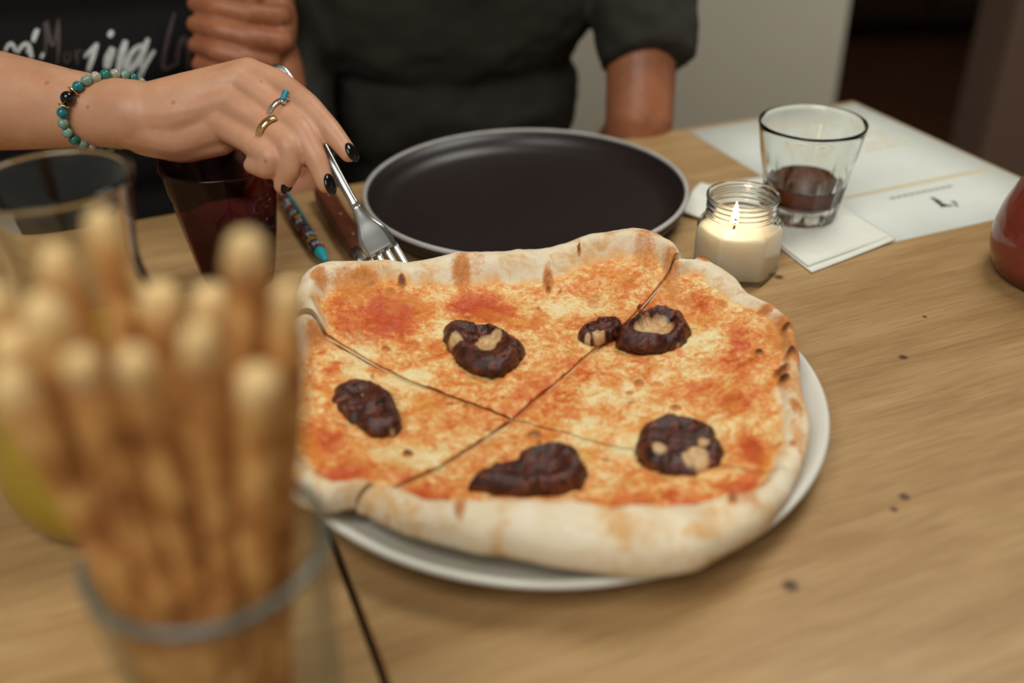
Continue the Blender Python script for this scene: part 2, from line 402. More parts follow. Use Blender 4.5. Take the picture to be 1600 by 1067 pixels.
SAUCE = blobs([(612, 470, 62, 26, 1.0), (560, 500, 48, 34, .75), (535, 470, 22, 20, .5), (755, 452, 56, 20, 1.0), (660, 505, 60, 14, .35), (850, 590, 60, 34, .45), (780, 620, 60, 18, .55), (930, 470, 60, 16, .3),
    (500, 690, 50, 40, .7), (540, 745, 60, 34, .85), (500, 770, 30, 22, .8), (655, 760, 62, 40, .75), (1160, 540, 40, 30, .65), (1150, 610, 34, 18, .6), (1080, 580, 60, 16, .45), (1178, 690, 22, 44, 1.0), (1155, 745, 50, 20, .75), (1060, 762, 90, 26, .55), (920, 620, 70, 16, .35),
    (1095, 470, 40, 18, .55), (1020, 430, 20, 14, .6), (900, 560, 40, 20, .4), (1110, 790, 60, 22, .65), (850, 700, 50, 16, .3), (520, 575, 20, 12, .5), (980, 760, 60, 22, .5), (760, 800, 60, 10, .3)])
CHEESE = blobs([(560, 545, 45, 24, 1), (700, 480, 60, 16, .8), (630, 580, 50, 18, .9), (590, 610, 60, 16, .8), (640, 690, 60, 26, .8), (870, 680, 60, 30, .9), (930, 640, 60, 20, .8), (820, 720, 50, 24, .9), (960, 590, 60, 20, .7), (980, 665, 50, 24, .9), (1090, 520, 50, 26, .8), (1130, 455, 40, 24, .9), (880, 450, 80, 14, .6), (960, 790, 100, 12, .8), (1020, 620, 70, 20, .5), (560, 580, 50, 14, .7)])
CHAR = blobs([(px, py, rx, ry, min(a, .50) if rx*ry > 170 else a) for px, py, rx, ry, a in [(568, 424, 34, 10, .85), (548, 434, 44, 20, .42), (500, 450, 16, 14, .45), (496, 520, 22, 14, .5), (722, 408, 20, 17, .62), (745, 398, 24, 20, .25), (857, 408, 11, 14, .58), (857, 416, 6, 6, .8), (626, 422, 9, 7, .85), (637, 438, 12, 12, .35), (905, 384, 3, 3, .9),
    (1010, 385, 26, 26, .36), (1052, 410, 20, 28, .42), (1025, 372, 14, 10, .4), (930, 425, 18, 12, .35), (1004, 438, 7, 5, .8), (955, 476, 15, 6, .75), (608, 448, 14, 7, .55), (560, 500, 8, 6, .5), (600, 515, 10, 6, .6),
    (1222, 535, 34, 46, .40), (1238, 600, 24, 40, .34), (1250, 680, 18, 40, .26), (1160, 470, 30, 10, .25), (1095, 424, 10, 5, .85), (1078, 432, 14, 8, .45), (1195, 497, 22, 8, .75), (1225, 520, 22, 18, .55), (1240, 560, 14, 30, .62), (1226, 526, 9, 6, .9), (1186, 548, 9, 6, 1.0), (1234, 563, 9, 7, .95), (1220, 582, 16, 10, .75), (1224, 596, 10, 8, 1.0), (1244, 640, 10, 22, .5), (1250, 700, 10, 30, .35), (1215, 690, 18, 5, .6), (1238, 695, 8, 6, .6), (1200, 478, 20, 5, .4),
    (1140, 805, 10, 8, .7), (1160, 790, 34, 30, .36), (1195, 750, 14, 7, .55), (720, 815, 12, 18, .62), (700, 785, 14, 10, .75), (600, 810, 14, 12, .3), (638, 687, 11, 6, .75), (730, 612, 8, 5, .6), (835, 650, 16, 9, .7), (842, 662, 7, 6, .6), (500, 745, 9, 8, .6), (1058, 612, 13, 7, .6), (1000, 573, 10, 5, .6), (985, 588, 8, 5, .5), (1130, 480, 8, 5, .5), (1150, 745, 8, 6, .4), (760, 722, 5, 4, .6), (985, 915, 50, 8, .45), (870, 905, 60, 5, .35), (1080, 895, 30, 6, .35), (800, 560, 10, 8, .4)]])
# outline: (px, py, assumed height, crust width m, crust height m)
OUT = [(470, 512, 0.036, 0.026, 0.0190), (463, 470, 0.04, 0.02106, 0.0144), (478, 440, 0.042, 0.0234, 0.0158), (512, 420, 0.045, 0.02496, 0.0158), (562, 413, 0.046, 0.02184, 0.0151), (640, 409, 0.046, 0.0234, 0.0144), (700, 398, 0.046, 0.02652, 0.0144), (780, 388, 0.048, 0.02808, 0.0151), (860, 378, 0.05, 0.02808, 0.0158), (920, 362, 0.052, 0.02808, 0.0173), (970, 352, 0.054, 0.02964, 0.0180), (1015, 355, 0.053, 0.02808, 0.0173), (1050, 376, 0.05, 0.0234, 0.0158), (1069, 405, 0.046, 0.01872, 0.0144),
       (1100, 417, 0.033, 0.02, 0.0106), (1140, 440, 0.031, 0.022, 0.0099), (1166, 471, 0.031, 0.014, 0.0092), (1200, 489, 0.031, 0.0105, 0.0099), (1236, 516, 0.031, 0.0105, 0.0106), (1245, 545, 0.031, 0.0112, 0.0106), (1247, 585, 0.03, 0.0112, 0.0099), (1256, 625, 0.029, 0.0126, 0.0092), (1268, 660, 0.029, 0.014, 0.0099), (1261, 700, 0.028, 0.014, 0.0099), (1248, 740, 0.027, 0.014, 0.0106), (1226, 785, 0.026, 0.0154, 0.0112), (1194, 830, 0.025, 0.026, 0.0190), (1158, 856, 0.024, 0.034, 0.0220), (1120, 882, 0.022, 0.04, 0.0240), (1085, 905, 0.021, 0.043, 0.0260), (1040, 917, 0.0195, 0.045, 0.0270), (985, 921, 0.019, 0.046, 0.0270), (950, 915, 0.02, 0.046, 0.0270), (900, 904, 0.021, 0.044, 0.0260), (840, 892, 0.0215, 0.042, 0.0250), (780, 879, 0.0215, 0.038, 0.0230), (700, 864, 0.021, 0.0289, 0.0210), (650, 850, 0.021, 0.0255, 0.0190), (600, 830, 0.021, 0.0221, 0.0170), (566, 806, 0.022, 0.0187, 0.0150),
       (540, 802, 0.024, 0.022, 0.0150), (508, 815, 0.024, 0.024, 0.0160), (470, 800, 0.025, 0.026, 0.0180), (430, 770, 0.026, 0.026, 0.0144), (400, 715, 0.027, 0.026, 0.0144), (395, 650, 0.028, 0.026, 0.0144), (410, 590, 0.03, 0.026, 0.0144), (440, 545, 0.032, 0.026, 0.0144)]
OA = []
for (px, py, z, w, h) in OUT:
    a, r = pol(px, py, z); OA.append((a % 360, r, w, h))
OA.sort()
OAa = np.array([o[0] for o in OA]); OAa = np.concatenate([OAa-360, OAa, OAa+360])
def oint(k, deg):
    v = np.array([o[k] for o in OA]); v = np.concatenate([v]*3); d = np.asarray(deg) % 360
    s = 0
    for dd, w in ((-1.6, .25), (0, .5), (1.6, .25)): s = s+w*np.interp(d+dd, OAa, v)
    return s
def height_noise(P):
    return (fbm(P, 70, 3, 3)-.5)*.0030 + (fbm(P, 210, 3, 5)-.5)*.0016
def plate_base(x, y):
    r = np.hypot(x-PW.x, y-PW.y); return .0125+.0095*sst(.08, .150, r)
def make_slice(name, label, a0, a1, lift, tip_lift, shift, seed, tiltpow=1.3, dips=(1, 1)):
    nth, nt = max(40, int((a1-a0)/360*900)), 230
    th = np.linspace(a0, a1, nth); t = np.linspace(0, 1, nt)
    t = 1-(1-t)**1.0
    R = oint(1, th)*(1+.010*(fbm(np.c_[np.cos(np.radians(th)), np.sin(np.radians(th)), th*0], 7, 3, 11)-.5)*2)
    Wc, Hc = oint(2, th), oint(3, th)
    TH, TT = np.meshgrid(th, t, indexing='ij'); RR = R[:, None]*TT
    ca, sa = np.cos(np.radians(TH)), np.sin(np.radians(TH))
    mid = math.radians((a0+a1)/2); sx, sy = shift*math.cos(mid), shift*math.sin(mid)
    X = PCx+RR*ca; Y = PCy+RR*sa
    P = np.c_[X.ravel(), Y.ravel(), np.full(X.size, seed*1.7*0)]
    s = R[:, None]-RR
    wmod = Wc[:, None]*(1+.5*(fbm(P, 28, 3, 21).reshape(X.shape)-.5))
    hmod = Hc[:, None]*(1+.45*(fbm(P, 34, 2, 23).reshape(X.shape)-.5))
    q = np.clip(s/wmod, 0, 1)
    base = plate_base(X, Y)
    cheese_t = .0058
    up = np.sqrt(np.clip(1-(1-2*np.clip(q, 0, .5))**2, 0, 1)); dn = .5+.5*np.cos(np.pi*np.clip((q-.5)/.5, 0, 1))
    prof = np.where(q < .5, hmod*(.42+.58*up), cheese_t+(hmod-cheese_t)*dn)
    Z = base+prof+height_noise(P).reshape(X.shape)*np.where(q < .5, .55+.0*q, 1)
    char = np.zeros(X.shape); sauce = np.zeros(X.shape); chz = np.zeros(X.shape)
    wob = (fbm(P, 75, 5, 31, .62).reshape(X.shape)-.5)*2.4
    for arr, L in ((char, CHAR), (sauce, SAUCE), (chz, CHEESE)):
        for (bx, by, rx, ry, a) in L:
            d = np.sqrt(((X-bx)/rx)**2+((Y-by)/ry)**2)+wob*(.28 if arr is char else .42)
            np.maximum(arr, a*(1-sst(.25, 1.30, d)), out=arr)
    Z += .0024*sst(.25, .8, char)*(1+.6*(q < 1))*(char < 1.5) - .0008*sauce
    dough = (1-sst(.62, 1.25, s/wmod+wob*.30))
    dough = dough*(1-.85*sst(.5, .95, sauce)*sst(.25, .6, q))
    # cut edges dip a little
    e0 = RR*np.sin(np.radians(np.clip(TH-a0, 0, 90))); e1 = RR*np.sin(np.radians(np.clip(a1-TH, 0, 90)))
    Z -= .0020*(dips[0]*np.exp(-e0/.0020)+dips[1]*np.exp(-e1/.0020))
    l0, l1 = lift if isinstance(lift, tuple) else (lift, lift); ww = np.clip((TH-a0)/(a1-a0), 0, 1)
    LIFT = tip_lift+(l0+(l1-l0)*ww-tip_lift)*TT**tiltpow
    Z += LIFT; B = base+LIFT
    X = X+sx; Y = Y+sy
    top = np.stack([X, Y, Z+T], -1).reshape(-1, 3)
    ii = np.arange(nth*nt).reshape(nth, nt)
    # underside: a coarser grid on the same rays; cut walls and a rounded rim join it to the top
    jb = list(range(0, nt, 23)); jb[-1] = nt-1 if jb[-1] >= nt-12 else jb[-1]
    if jb[-1] != nt-1: jb.append(nt-1)
    nb = len(jb); inn = np.ones(nb); inn[-1] = .962
    ox, oy = PCx+sx, PCy+sy
    bot = np.stack([ox+(X[:, jb]-ox)*inn, oy+(Y[:, jb]-oy)*inn, B[:, jb]+T], -1).reshape(-1, 3)
    rim = np.stack([X[:, -1], Y[:, -1], Z[:, -1]*.45+B[:, -1]*.55+T], -1)
    n0 = nth*nt; n1 = n0+nth*nb
    V = np.concatenate([top, bot, rim])
    A = ii[:-1, :-1].ravel(); Bq = ii[1:, :-1].ravel(); Cq = ii[1:, 1:].ravel(); Dq = ii[:-1, 1:].ravel()
    F = np.c_[A, Dq, Cq, Bq].tolist()
    jj = n0+np.arange(nth*nb).reshape(nth, nb); rr = n1+np.arange(nth)
    F += np.c_[jj[:-1, :-1].ravel(), jj[1:, :-1].ravel(), jj[1:, 1:].ravel(), jj[:-1, 1:].ravel()].tolist()
    F += np.c_[ii[:-1, -1], rr[:-1], rr[1:], ii[1:, -1]].tolist()
    F += np.c_[rr[:-1], jj[:-1, -1], jj[1:, -1], rr[1:]].tolist()
    for row, fl in ((0, False), (nth-1, True)):
        for k in range(nb-1):
            p = [int(x) for x in ii[row, jb[k]:jb[k+1]+1]]
            q = [int(jj[row, k+1]), int(jj[row, k])]
            if k == nb-2: q = [int(rr[row])]+q
            f = p+q; F.append(f if not fl else f[::-1])
    me = mesh(name, V, F)
    extra = nth*nb+nth
    def ring(a): return np.concatenate([a.ravel(), a[:, jb].ravel(), a[:, -1]])
    wall = np.concatenate([np.zeros(n0), np.ones(extra)])
    for nm, a in (('dough', dough), ('sauce', sauce), ('char', char), ('cheese', chz)):
        v = ring(a)
        if nm == 'dough': v = np.maximum(v, wall)
        if nm in ('sauce',): v = v*(1-wall)
        at_ = me.attributes.new(nm, 'FLOAT', 'POINT'); at_.data.foreach_set('value', v.astype(np.float32))
    o = link(name, me, M_PIZZA)
    return tag(o, label, 'pizza', 'slices of the cut pizza')
aA = pol(1062, 432, .030)[0]; aB = pol(556, 804, .024)[0] % 360; aC = pol(470, 515, .036)[0]; aD = pol(988, 694, .022)[0]
SL = {}
SL['top'] = make_slice('pizza_slice', 'pizza slice with its wide back crust raised on the fork, next to the black plate', aA, aC, .0160, .0030, .0004, 1)
SL['left'] = make_slice('pizza_slice', 'pizza slice half hidden behind the breadsticks, with one oval sausage piece', aC, aB, (.0115, .003), .0022, .0008, 2)
SL['bottom'] = make_slice('pizza_slice', 'pizza slice with a thick pale floury crust hanging over the front of the plate', aB, aD+360, .000, .0000, .0004, 3, 1.3, (1, .25))
SL['right'] = make_slice('pizza_slice', 'pizza slice with charred bubbly crust next to the candle', aD, aA, (.000, .0110), .0004, .0001, 4, 1.3, (.25, 1))
BV = {k: BVHTree.FromObject(o, bpy.context.evaluated_depsgraph_get()) for k, o in SL.items()}
def on_pizza(px, py):
    best = None
    for k, b in BV.items():
        h = b.ray_cast(CAM, ray(px, py).normalized())
        if h[0] is not None and (best is None or h[3] < best[1]): best = (h[0], h[3], h[1])
    return best[0], best[2]
def saus_mat():
    n = NT('dried_sausage'); co = n.coord(); f = n.noise(co, 130, 6, .68, 1.5); g = n.noise(co, 600, 4, .65); w = n.attr('white')
    c = n.ramp(f, [(.36, S(30, 11, 8)), (.50, S(66, 26, 15)), (.66, S(124, 58, 32))])
    k = n.math('ADD', w, n.math('MULTIPLY', n.math('SUBTRACT', f, .5), 1.0))
    c = n.mix(n.ramp(k, [(.55, 0.0), (.95, .95)]), c, n.ramp(f, [(.35, S(232, 206, 156)), (.6, S(200, 146, 90))]))
    n.col(c); n.set(Roughness=n.ramp(f, [(.35, .18), (.65, .42)])); n.bump(n.math('ADD', f, n.math('MULTIPLY', g, .6)), .55, .0012); return n.m
M_SAUS = saus_mat()
def sausage(label, outline, h, white=(), seed=0, dome=.5, dish=0.0, rimh=0.0):
    """slice of dried sausage: px outline laid on the pizza, domed or dished top with a thick curled edge."""
    cx = sum(p[0] for p in outline)/len(outline); cy = sum(p[1] for p in outline)/len(outline)
    c, nrm = on_pizza(cx, cy); z0 = c.z-.0012
    ang = []
    for (px, py) in outline:
        q = at(px, py, z0-T+h*.35); ang.append((math.atan2(q.y-c.y, q.x-c.x), math.hypot(q.x-c.x, q.y-c.y)))
    ang.sort(); aa = np.array([a for a, _ in ang]); rr = np.array([r for _, r in ang])
    aa = np.concatenate([aa-2*np.pi, aa, aa+2*np.pi]); rr = np.concatenate([rr]*3)
    nA, nR = 132, 34; th = np.linspace(-np.pi, np.pi, nA, endpoint=False)
    R = sum(w*np.interp(th+d, aa, rr) for d, w in ((-.05, .25), (0, .5), (.05, .25)))
    R = R*(1+.09*(fbm(np.c_[np.cos(th)*1.0, np.sin(th), th*0+seed*2.3], 5, 3, seed)-.5)*2)
    V = []; wv = []
    wb = [(at(px, py, z0-T+h), r*.75/FPX) for (px, py, r) in white]
    for i in range(nA):
        for j in range(1, nR+1):
            t = j/nR; r = R[i]*t; V.append((c.x+r*math.cos(th[i]), c.y+r*math.sin(th[i]), t))
    V = np.array(V); t = V[:, 2].copy()
    P = np.c_[V[:, :2], np.full(len(V), seed*3.1)]
    edge = np.sqrt(np.clip(1-np.clip((t-.72)/.28, 0, 1)**2, 0, 1))
    z = h*edge*(1-dish*(1-sst(.25, .72, t)))*(dome+(1-dome)*np.clip(1.2-t, 0, 1)+dish*0)+rimh*sst(.45, .75, t)*edge
    z += ((fbm(P, 95, 3, seed)-.5)*.0052+(fbm(P, 420, 4, seed+4, .6)-.5)*.0020)*(.25+.75*edge)
    cz = h*(1-dish)+.0
    V[:, 2] = z0+np.maximum(z, -.0005); V = np.concatenate([V, [[c.x, c.y, z0+cz], [c.x, c.y, z0-.001]]])
    W_ = np.zeros(len(V))
    for (q, r) in wb:
        d = np.hypot((V[:, 0]-q.x)/r, (V[:, 1]-q.y)/(r*1.5)); W_ = np.maximum(W_, 1-sst(.4, 1.1, d))
    F = []
    top, bot = nA*nR, nA*nR+1
    for i in range(nA):
        k = (i+1) % nA
        for j in range(nR-1): F.append((i*nR+j, i*nR+j+1, k*nR+j+1, k*nR+j))
        F.append((top, i*nR, k*nR)); F.append((bot, k*nR+nR-1, i*nR+nR-1))
    me = mesh('sausage_piece', V, F); a = me.attributes.new('white', 'FLOAT', 'POINT'); a.data.foreach_set('value', W_.astype(np.float32))
    return tag(link('sausage_piece', fixn(me), M_SAUS), label, 'sausage', 'dried sausage pieces on the pizza')
sausage('dark sausage slice with a crumpled cheese-filled top on the raised slice', [(691, 512), (706, 505), (730, 508), (742, 515), (762, 512), (782, 520), (800, 535), (822, 546), (812, 560), (800, 572), (780, 582), (752, 582), (726, 572), (710, 552), (698, 535)], .0085, [(712, 528, 14), (760, 530, 20), (775, 522, 12), (815, 556, 9)], 1, .75, .35, .002)
sausage('curved dark sausage slice cupping melted cheese, touching the long cut', [(960, 530), (985, 512), (1010, 494), (1040, 488), (1066, 496), (1080, 515), (1076, 530), (1045, 544), (1015, 549), (985, 545), (965, 540)], .0095, [(1018, 506, 24), (1035, 502, 22), (1000, 510, 12), (1064, 530, 8)], 2, .7, .55, .003)
sausage('small crumpled sausage scrap beside the cupped slice', [(903, 524), (930, 512), (950, 500), (968, 503), (970, 516), (950, 528), (930, 535), (912, 532)], .0065, [(935, 520, 12), (918, 524, 6)], 3, .7, .2, .002)
sausage('oval dark sausage slice nearest the breadsticks', [(517, 625), (530, 602), (552, 595), (578, 598), (600, 615), (618, 638), (629, 662), (612, 675), (588, 680), (560, 668), (535, 650)], .0080, [(612, 668, 10), (566, 612, 3)], 4, .8, .15, .001)
sausage('long twisted blackish sausage strip near the front crust', [(727, 758), (745, 745), (780, 742), (808, 735), (824, 716), (856, 706), (898, 705), (910, 722), (919, 750), (895, 765), (850, 772), (800, 774), (750, 770)], .0110, [], 5, .8, .1, .002)
sausage('round dark sausage slice with pale cheese spots near the plate rim', [(995, 690), (1005, 668), (1030, 656), (1062, 655), (1095, 664), (1120, 685), (1133, 710), (1125, 730), (1100, 742), (1070, 747), (1035, 740), (1005, 722)], .0100, [(1090, 712, 18), (1030, 700, 12), (1100, 690, 10), (1075, 716, 10)], 6, .85, .12, .001)

# ------------------------------------------------------------------ fork
def catm(P, n=8):
    P = [Vector(p) for p in P]; Q = [P[0]*2-P[1]]+P+[P[-1]*2-P[-2]]; out = []
    for i in range(1, len(Q)-2):
        for k in range(n):
            t = k/n; a, b, c, d = Q[i-1], Q[i], Q[i+1], Q[i+2]
            out.append(.5*(2*b+(c-a)*t+(2*a-5*b+4*c-d)*t*t+(3*b-a-3*c+d)*t**3))
    out.append(P[-1]); return out
def strip(name, secs, across, nup):
    """flat bar: secs = [(centre, half width, half thickness)]."""
    vs, fs = [], []; k = 8
    for (c, w, h) in secs:
        for i in range(k):
            a = 2*math.pi*(i+.5)/k; ca, sa_ = math.cos(a), math.sin(a)
            vs.append(c+across*(w*math.copysign(abs(ca)**.5, ca))+nup*(h*math.copysign(abs(sa_)**.7, sa_)))
    n = len(secs)
    for j in range(n-1):
        for i in range(k): fs.append((j*k+i, j*k+(i+1) % k, (j+1)*k+(i+1) % k, (j+1)*k+i))
    fs.append(tuple(range(k))[::-1]); fs.append(tuple((n-1)*k+i for i in range(k))); return fixn(mesh(name, vs, fs))
FT = at(642, 470, .029); FL = .187; FS = .212/.187; dE = (FT-CAM).dot(FW)
while (D(427, 101, dE)-FT).length < FL: dE += .0005
FE = D(427, 101, dE); FX = (FE-FT).normalized()                  # along the fork, tip -> handle end
FA = (FX.cross(-(FT-CAM).normalized())).normalized(); FN = FA.cross(FX).normalized()
if FN.z < 0: FN = -FN
def fp(s, h): return FT+FX*s+FN*h
fork = thing('fork', 'steel fork held in the hand, its tines slid under the raised pizza slice', 'fork', FT)
def child(o, par):
    o.parent = par; o.matrix_parent_inverse = Matrix.Translation(par.location).inverted() if par.rotation_euler.z == 0 else par.matrix_basis.inverted(); return o
def wl(name, me, m, par, **kw):
    """link a world-space mesh as a child of an empty."""
    o = link(name, me, m, None, **kw); return child(o, par)
def interp(tab, s): return float(np.interp(s*FS, [t[0] for t in tab], [t[1] for t in tab]))
bend = [(0, 0), (.02, -.0035), (.045, -.0050), (.062, -.0015), (.082, .0025), (.11, .0015), (.16, .0005), (.212, -.001)]
wid = [(.044, .0115), (.052, .0118), (.060, .0106), (.069, .0062), (.079, .0034), (.090, .0030), (.12, .0040), (.16, .0058), (.194, .0082), (.206, .0072), (.212, .0022)]
thk = [(.044, .0010), (.068, .0013), (.082, .0020), (.12, .0016), (.212, .0011)]
def secs(a, b, n): return [(fp(s, interp(bend, s)), interp(wid, s), interp(thk, s)) for s in np.linspace(a, b, n)]
wl('head', strip('head', secs(.039, .073, 18), FA, FN), M_METAL, fork)
wl('handle', strip('handle', secs(.0725, .187, 40), FA, FN), M_METAL, fork)
for k in range(4):
    off = (k-1.5)*.0064
    ss = np.linspace(.0, .0405, 12)
    wl('tine', strip('tine', [(fp(s, interp(bend, s))+FA*off, .0009+.0013*min(1, s/.02), .0011) for s in ss], FA, FN), M_METAL, fork)

# ------------------------------------------------------------------ people
def noise_push(me, amp, scale, seed=0, stretch=(1, 1, 1)):
    n = len(me.vertices); no = np.empty(n*3, np.float32); me.vertices.foreach_get('normal', no); no = no.reshape(-1, 3)
    co = mcos(me); f = fbm(co*np.array(stretch), scale, 3, seed)-.5; mset(me, co+no*(f*2*amp)[:, None])
def person_rest(c, face, hw, skin_r, shw):
    """coarse closed shells of neck, head and ears for a seated figure; c = (x, y) of the trunk, face = forward direction."""
    vs, fs = [], []; x, y = c; f = Vector(face).normalized(); s = Vector((f.y, -f.x, 0)); z0 = T
    hd = Vector((x, y, z0+.515))+f*.03
    sweep(vs, fs, [Vector((x, y, z0+.30)), Vector((x, y, z0+.40))+f*.01, hd-Vector((0, 0, .05))], [.060, .052, .055], 14)
    ellipsoid(vs, fs, hd+Vector((0, 0, .03))-f*.012, (s*.075, f*.094, Vector((0, 0, .100))))
    ellipsoid(vs, fs, hd-Vector((0, 0, .050))+f*.022, (s*.056, f*.066, Vector((0, 0, .072))))
    sweep(vs, fs, [hd+f*.082+Vector((0, 0, .025)), hd+f*.104-Vector((0, 0, .012))], [.009, .014], 8)
    sweep(vs, fs, [hd+f*.083-s*.02-Vector((0, 0, .048)), hd+f*.090-Vector((0, 0, .047)), hd+f*.083+s*.02-Vector((0, 0, .048))], [.006, .009, .006], 8)
    for k in (-1, 1):
        ellipsoid(vs, fs, hd+s*(k*.078)-f*.005, (s*.010, f*.020, Vector((0, 0, .032))))
        ellipsoid(vs, fs, hd+s*(k*.031)+f*.074+Vector((0, 0, .030)), (s*.016, f*.012, Vector((0, 0, .009))))
    return fuse(vs, fs, .006, 5), hd, f, s
def head_children(body, hd, f, s, long):
    vs, fs = [], []
    ellipsoid(vs, fs, hd+Vector((0, 0, .045))-f*.022, (s*.086, f*.098, Vector((0, 0, .098))))
    if long: ellipsoid(vs, fs, hd-Vector((0, 0, .06))-f*.055, (s*.085, f*.05, Vector((0, 0, .16))))
    me = fuse(vs, fs, .008, 3); noise_push(me, .006, 40, 3, (1, 1, .3)); link('hair', me, M_HAIR, body)
    for k in (-1, 1):
        vs, fs = [], []; ellipsoid(vs, fs, hd+s*(k*.031)+f*.078+Vector((0, 0, .030)), (s*.011, f*.010, Vector((0, 0, .006))))
        link('eye', fixn(mesh('eye', vs, fs)), M_EYE, body)
def lower_body(body, c, f, s, m):
    x, y = c; vs, fs = [], []; hip = Vector((x, y, .53))-f*.02
    for k in (-1, 1):
        h0 = hip+s*(k*.085); kn = hip+s*(k*.11)+f*.36-Vector((0, 0, .02)); an = kn-Vector((0, 0, .42))-f*.05
        q, r = resample([h0, kn, an], [.088, .062, .042], 6); sweep(vs, fs, q, r, 14)
    ellipsoid(vs, fs, hip+Vector((0, 0, .02)), (s*.165, f*.12, Vector((0, 0, .10))))
    link('trousers', fuse(vs, fs, .010, 4), m, body)
    for k in (-1, 1):
        an = hip+s*(k*.11)+f*.31-Vector((0, 0, .44)); an.z = .035; vs, fs = [], []
        ellipsoid(vs, fs, an+f*.06, (s*.045, f*.125, Vector((0, 0, .035)))); ellipsoid(vs, fs, an+Vector((0, 0, .03)), (s*.045, f*.05, Vector((0, 0, .045))))
        link('shoe', fuse(vs, fs, .007, 4), M_SHOE, body)
def stool(c, f, label):
    x, y = c; o = thing('stool', label, 'stool', Vector((x, y, 0))-f*.04, 'stools behind the table', math.atan2(f.y, f.x)-math.pi/2)
    link('seat', box_mesh('seat', -.18, -.21, .40, .18, .21, .435, .008), M_DARKWOOD, o, False)
    for sx in (-1, 1):
        link('leg', box_mesh('leg', sx*.16-.018, -.21, 0, sx*.16+.018, -.175, .40, .004), M_DARKWOOD, o, False)
        link('leg', box_mesh('leg', sx*.16-.018, .175, 0, sx*.16+.018, .21, .40, .004), M_DARKWOOD, o, False)

# --- woman in the black shirt
WC = (-.435, 1.03); wf = Vector((.10, -1, 0)).normalized()
vs, fs = [], []
HSC = .90
def DH(px, py, d): return D(px, py, d*.90)
def chain(pts, rads, m=6, seg=16, flat=None):
    q, r = resample([D(p[0], p[1], p[2]*HSC) for p in pts], [k*HSC for k in rads], m); sweep(vs, fs, q, r, seg, flat=flat)
# forearm and wrist
el = DH(-330, 120, .86)
q, r = resample([el, DH(-120, 143, .812), DH(0, 158, .785), DH(110, 170, .768), DH(170, 176, .762), DH(215, 180, .758)], [.042, .0392, .0347, .0270, .0239, .0236], 7)
sweep(vs, fs, q, r, 40)
sweep(vs, fs, [Vector((-.60, 1.06, T+.245)), Vector((-.605, .98, T+.19)), el], [.050, .047, .042], 36)
# palm: metacarpals fanned from the wrist
chain([(215, 178, .758), (300, 150, .753), (388, 116, .752)], [.0215, .0185, .0128])
chain([(215, 180, .757), (300, 158, .748), (372, 128, .745)], [.0215, .0175, .0136])
chain([(215, 184, .757), (290, 180, .749), (356, 160, .741)], [.0215, .0185, .0132])
chain([(215, 195, .758), (285, 214, .755), (345, 200, .744)], [.0205, .0165, .0128])
chain([(230, 203, .765), (285, 224, .762), (345, 220, .752)], [.0205, .0155, .0115])
hx = (DH(360, 150, .745)-D(215, 182, .757)).normalized(); hy = (DH(350, 200, .743)-D(392, 118, .752)).normalized(); hz = hx.cross(hy).normalized()
if 0: ellipsoid(vs, fs, DH(292, 172, .7600), (hx*.052, hy*.029, hz*.0150), 28, 16)
chain([(235, 190, .775), (300, 185, .776), (370, 160, .770)], [.0190, .0170, .0120])
# fingers
chain([(388, 116, .750), (436, 130, .740), (480, 165, .730), (518, 206, .720), (545, 240, .715)], [.0122, .0100, .0098, .0084, .0066], 6)
chain([(372, 128, .745), (425, 165, .734), (470, 203, .719), (494, 248, .715), (509, 288, .716)], [.0128, .0100, .0099, .0086, .0068], 6)
chain([(356, 160, .741), (408, 195, .728), (452, 228, .714), (453, 266, .716), (441, 290, .722)], [.0124, .0098, .0100, .0084, .0066], 6)
chain([(340, 190, .743), (385, 218, .728), (425, 245, .714), (417, 264, .716), (394, 258, .726)], [.0118, .0094, .0096, .0082, .0066], 6)
chain([(250, 195, .778), (350, 205, .786), (430, 222, .776), (492, 250, .762)], [.0180, .0140, .0108, .0080], 6)
hand = fuse(vs, fs, .0014, 9, .5)
hm, whd, wff, ws = person_rest(WC, wf, .15, .05, .16)
wb = joinm('body', [hand, hm])
woman = thing('person', 'person in a black shirt with white lettering, a bracelet on the wrist, holding the fork', 'person', (WC[0], WC[1], 0))
body = wl('body', wb, M_SKIN, woman)
class _P: pass
def sub(name, me, m, par, **kw):
    o = link(name, me, m, None, **kw); o.parent = par; o.matrix_parent_inverse = (par.matrix_parent_inverse @ par.matrix_basis).inverted() if False else Matrix.Identity(4)
    return o
# helper so that children of body (world-space meshes) sit right: body already carries the inverse of its empty
_link = link
def link(name, me, m=None, parent=None, smooth=True, **props):
    o = _link(name, me, m, parent, smooth, **props); return o
head_children(body, whd, wff, ws, True); lower_body(body, WC, wff, ws, M_JEANS)
vs, fs = [], []
x, y = WC
def trunk(x, y, f, s, hw, hd_, top=.33):
    for (z, w, d, off) in ((-.20, .92, 1.0, 0), (-.10, .90, 1.0, .004), (0, .92, .98, .006), (.10, .98, 1.02, .012), (.18, 1.04, 1.08, .014), (.25, 1.04, 1.0, .004)):
        ellipsoid(vs, fs, Vector((x, y, T+z))+f*off, (s*(hw*w), f*(hd_*d), Vector((0, 0, .10))), 28, 12)
    for k in (-1, 1):
        sweep(vs, fs, [Vector((x, y, T+top-.01)), Vector((x, y, T+top-.045))+s*(k*hw*1.12)], [.055, .062], 14)
trunk(x, y, wff, ws, .165, .105)
sweep(vs, fs, [Vector((x, y, T+.285))-wff.cross(Vector((0, 0, 1)))*0+Vector((-.165, 0, 0)), Vector((-.600, 1.055, T+.245)), Vector((-.606, 1.00, T+.205))], [.066, .062, .060], 16, cap='flat')
wsx = Vector((x, y, T+.285))+Vector((.165, .03, 0))
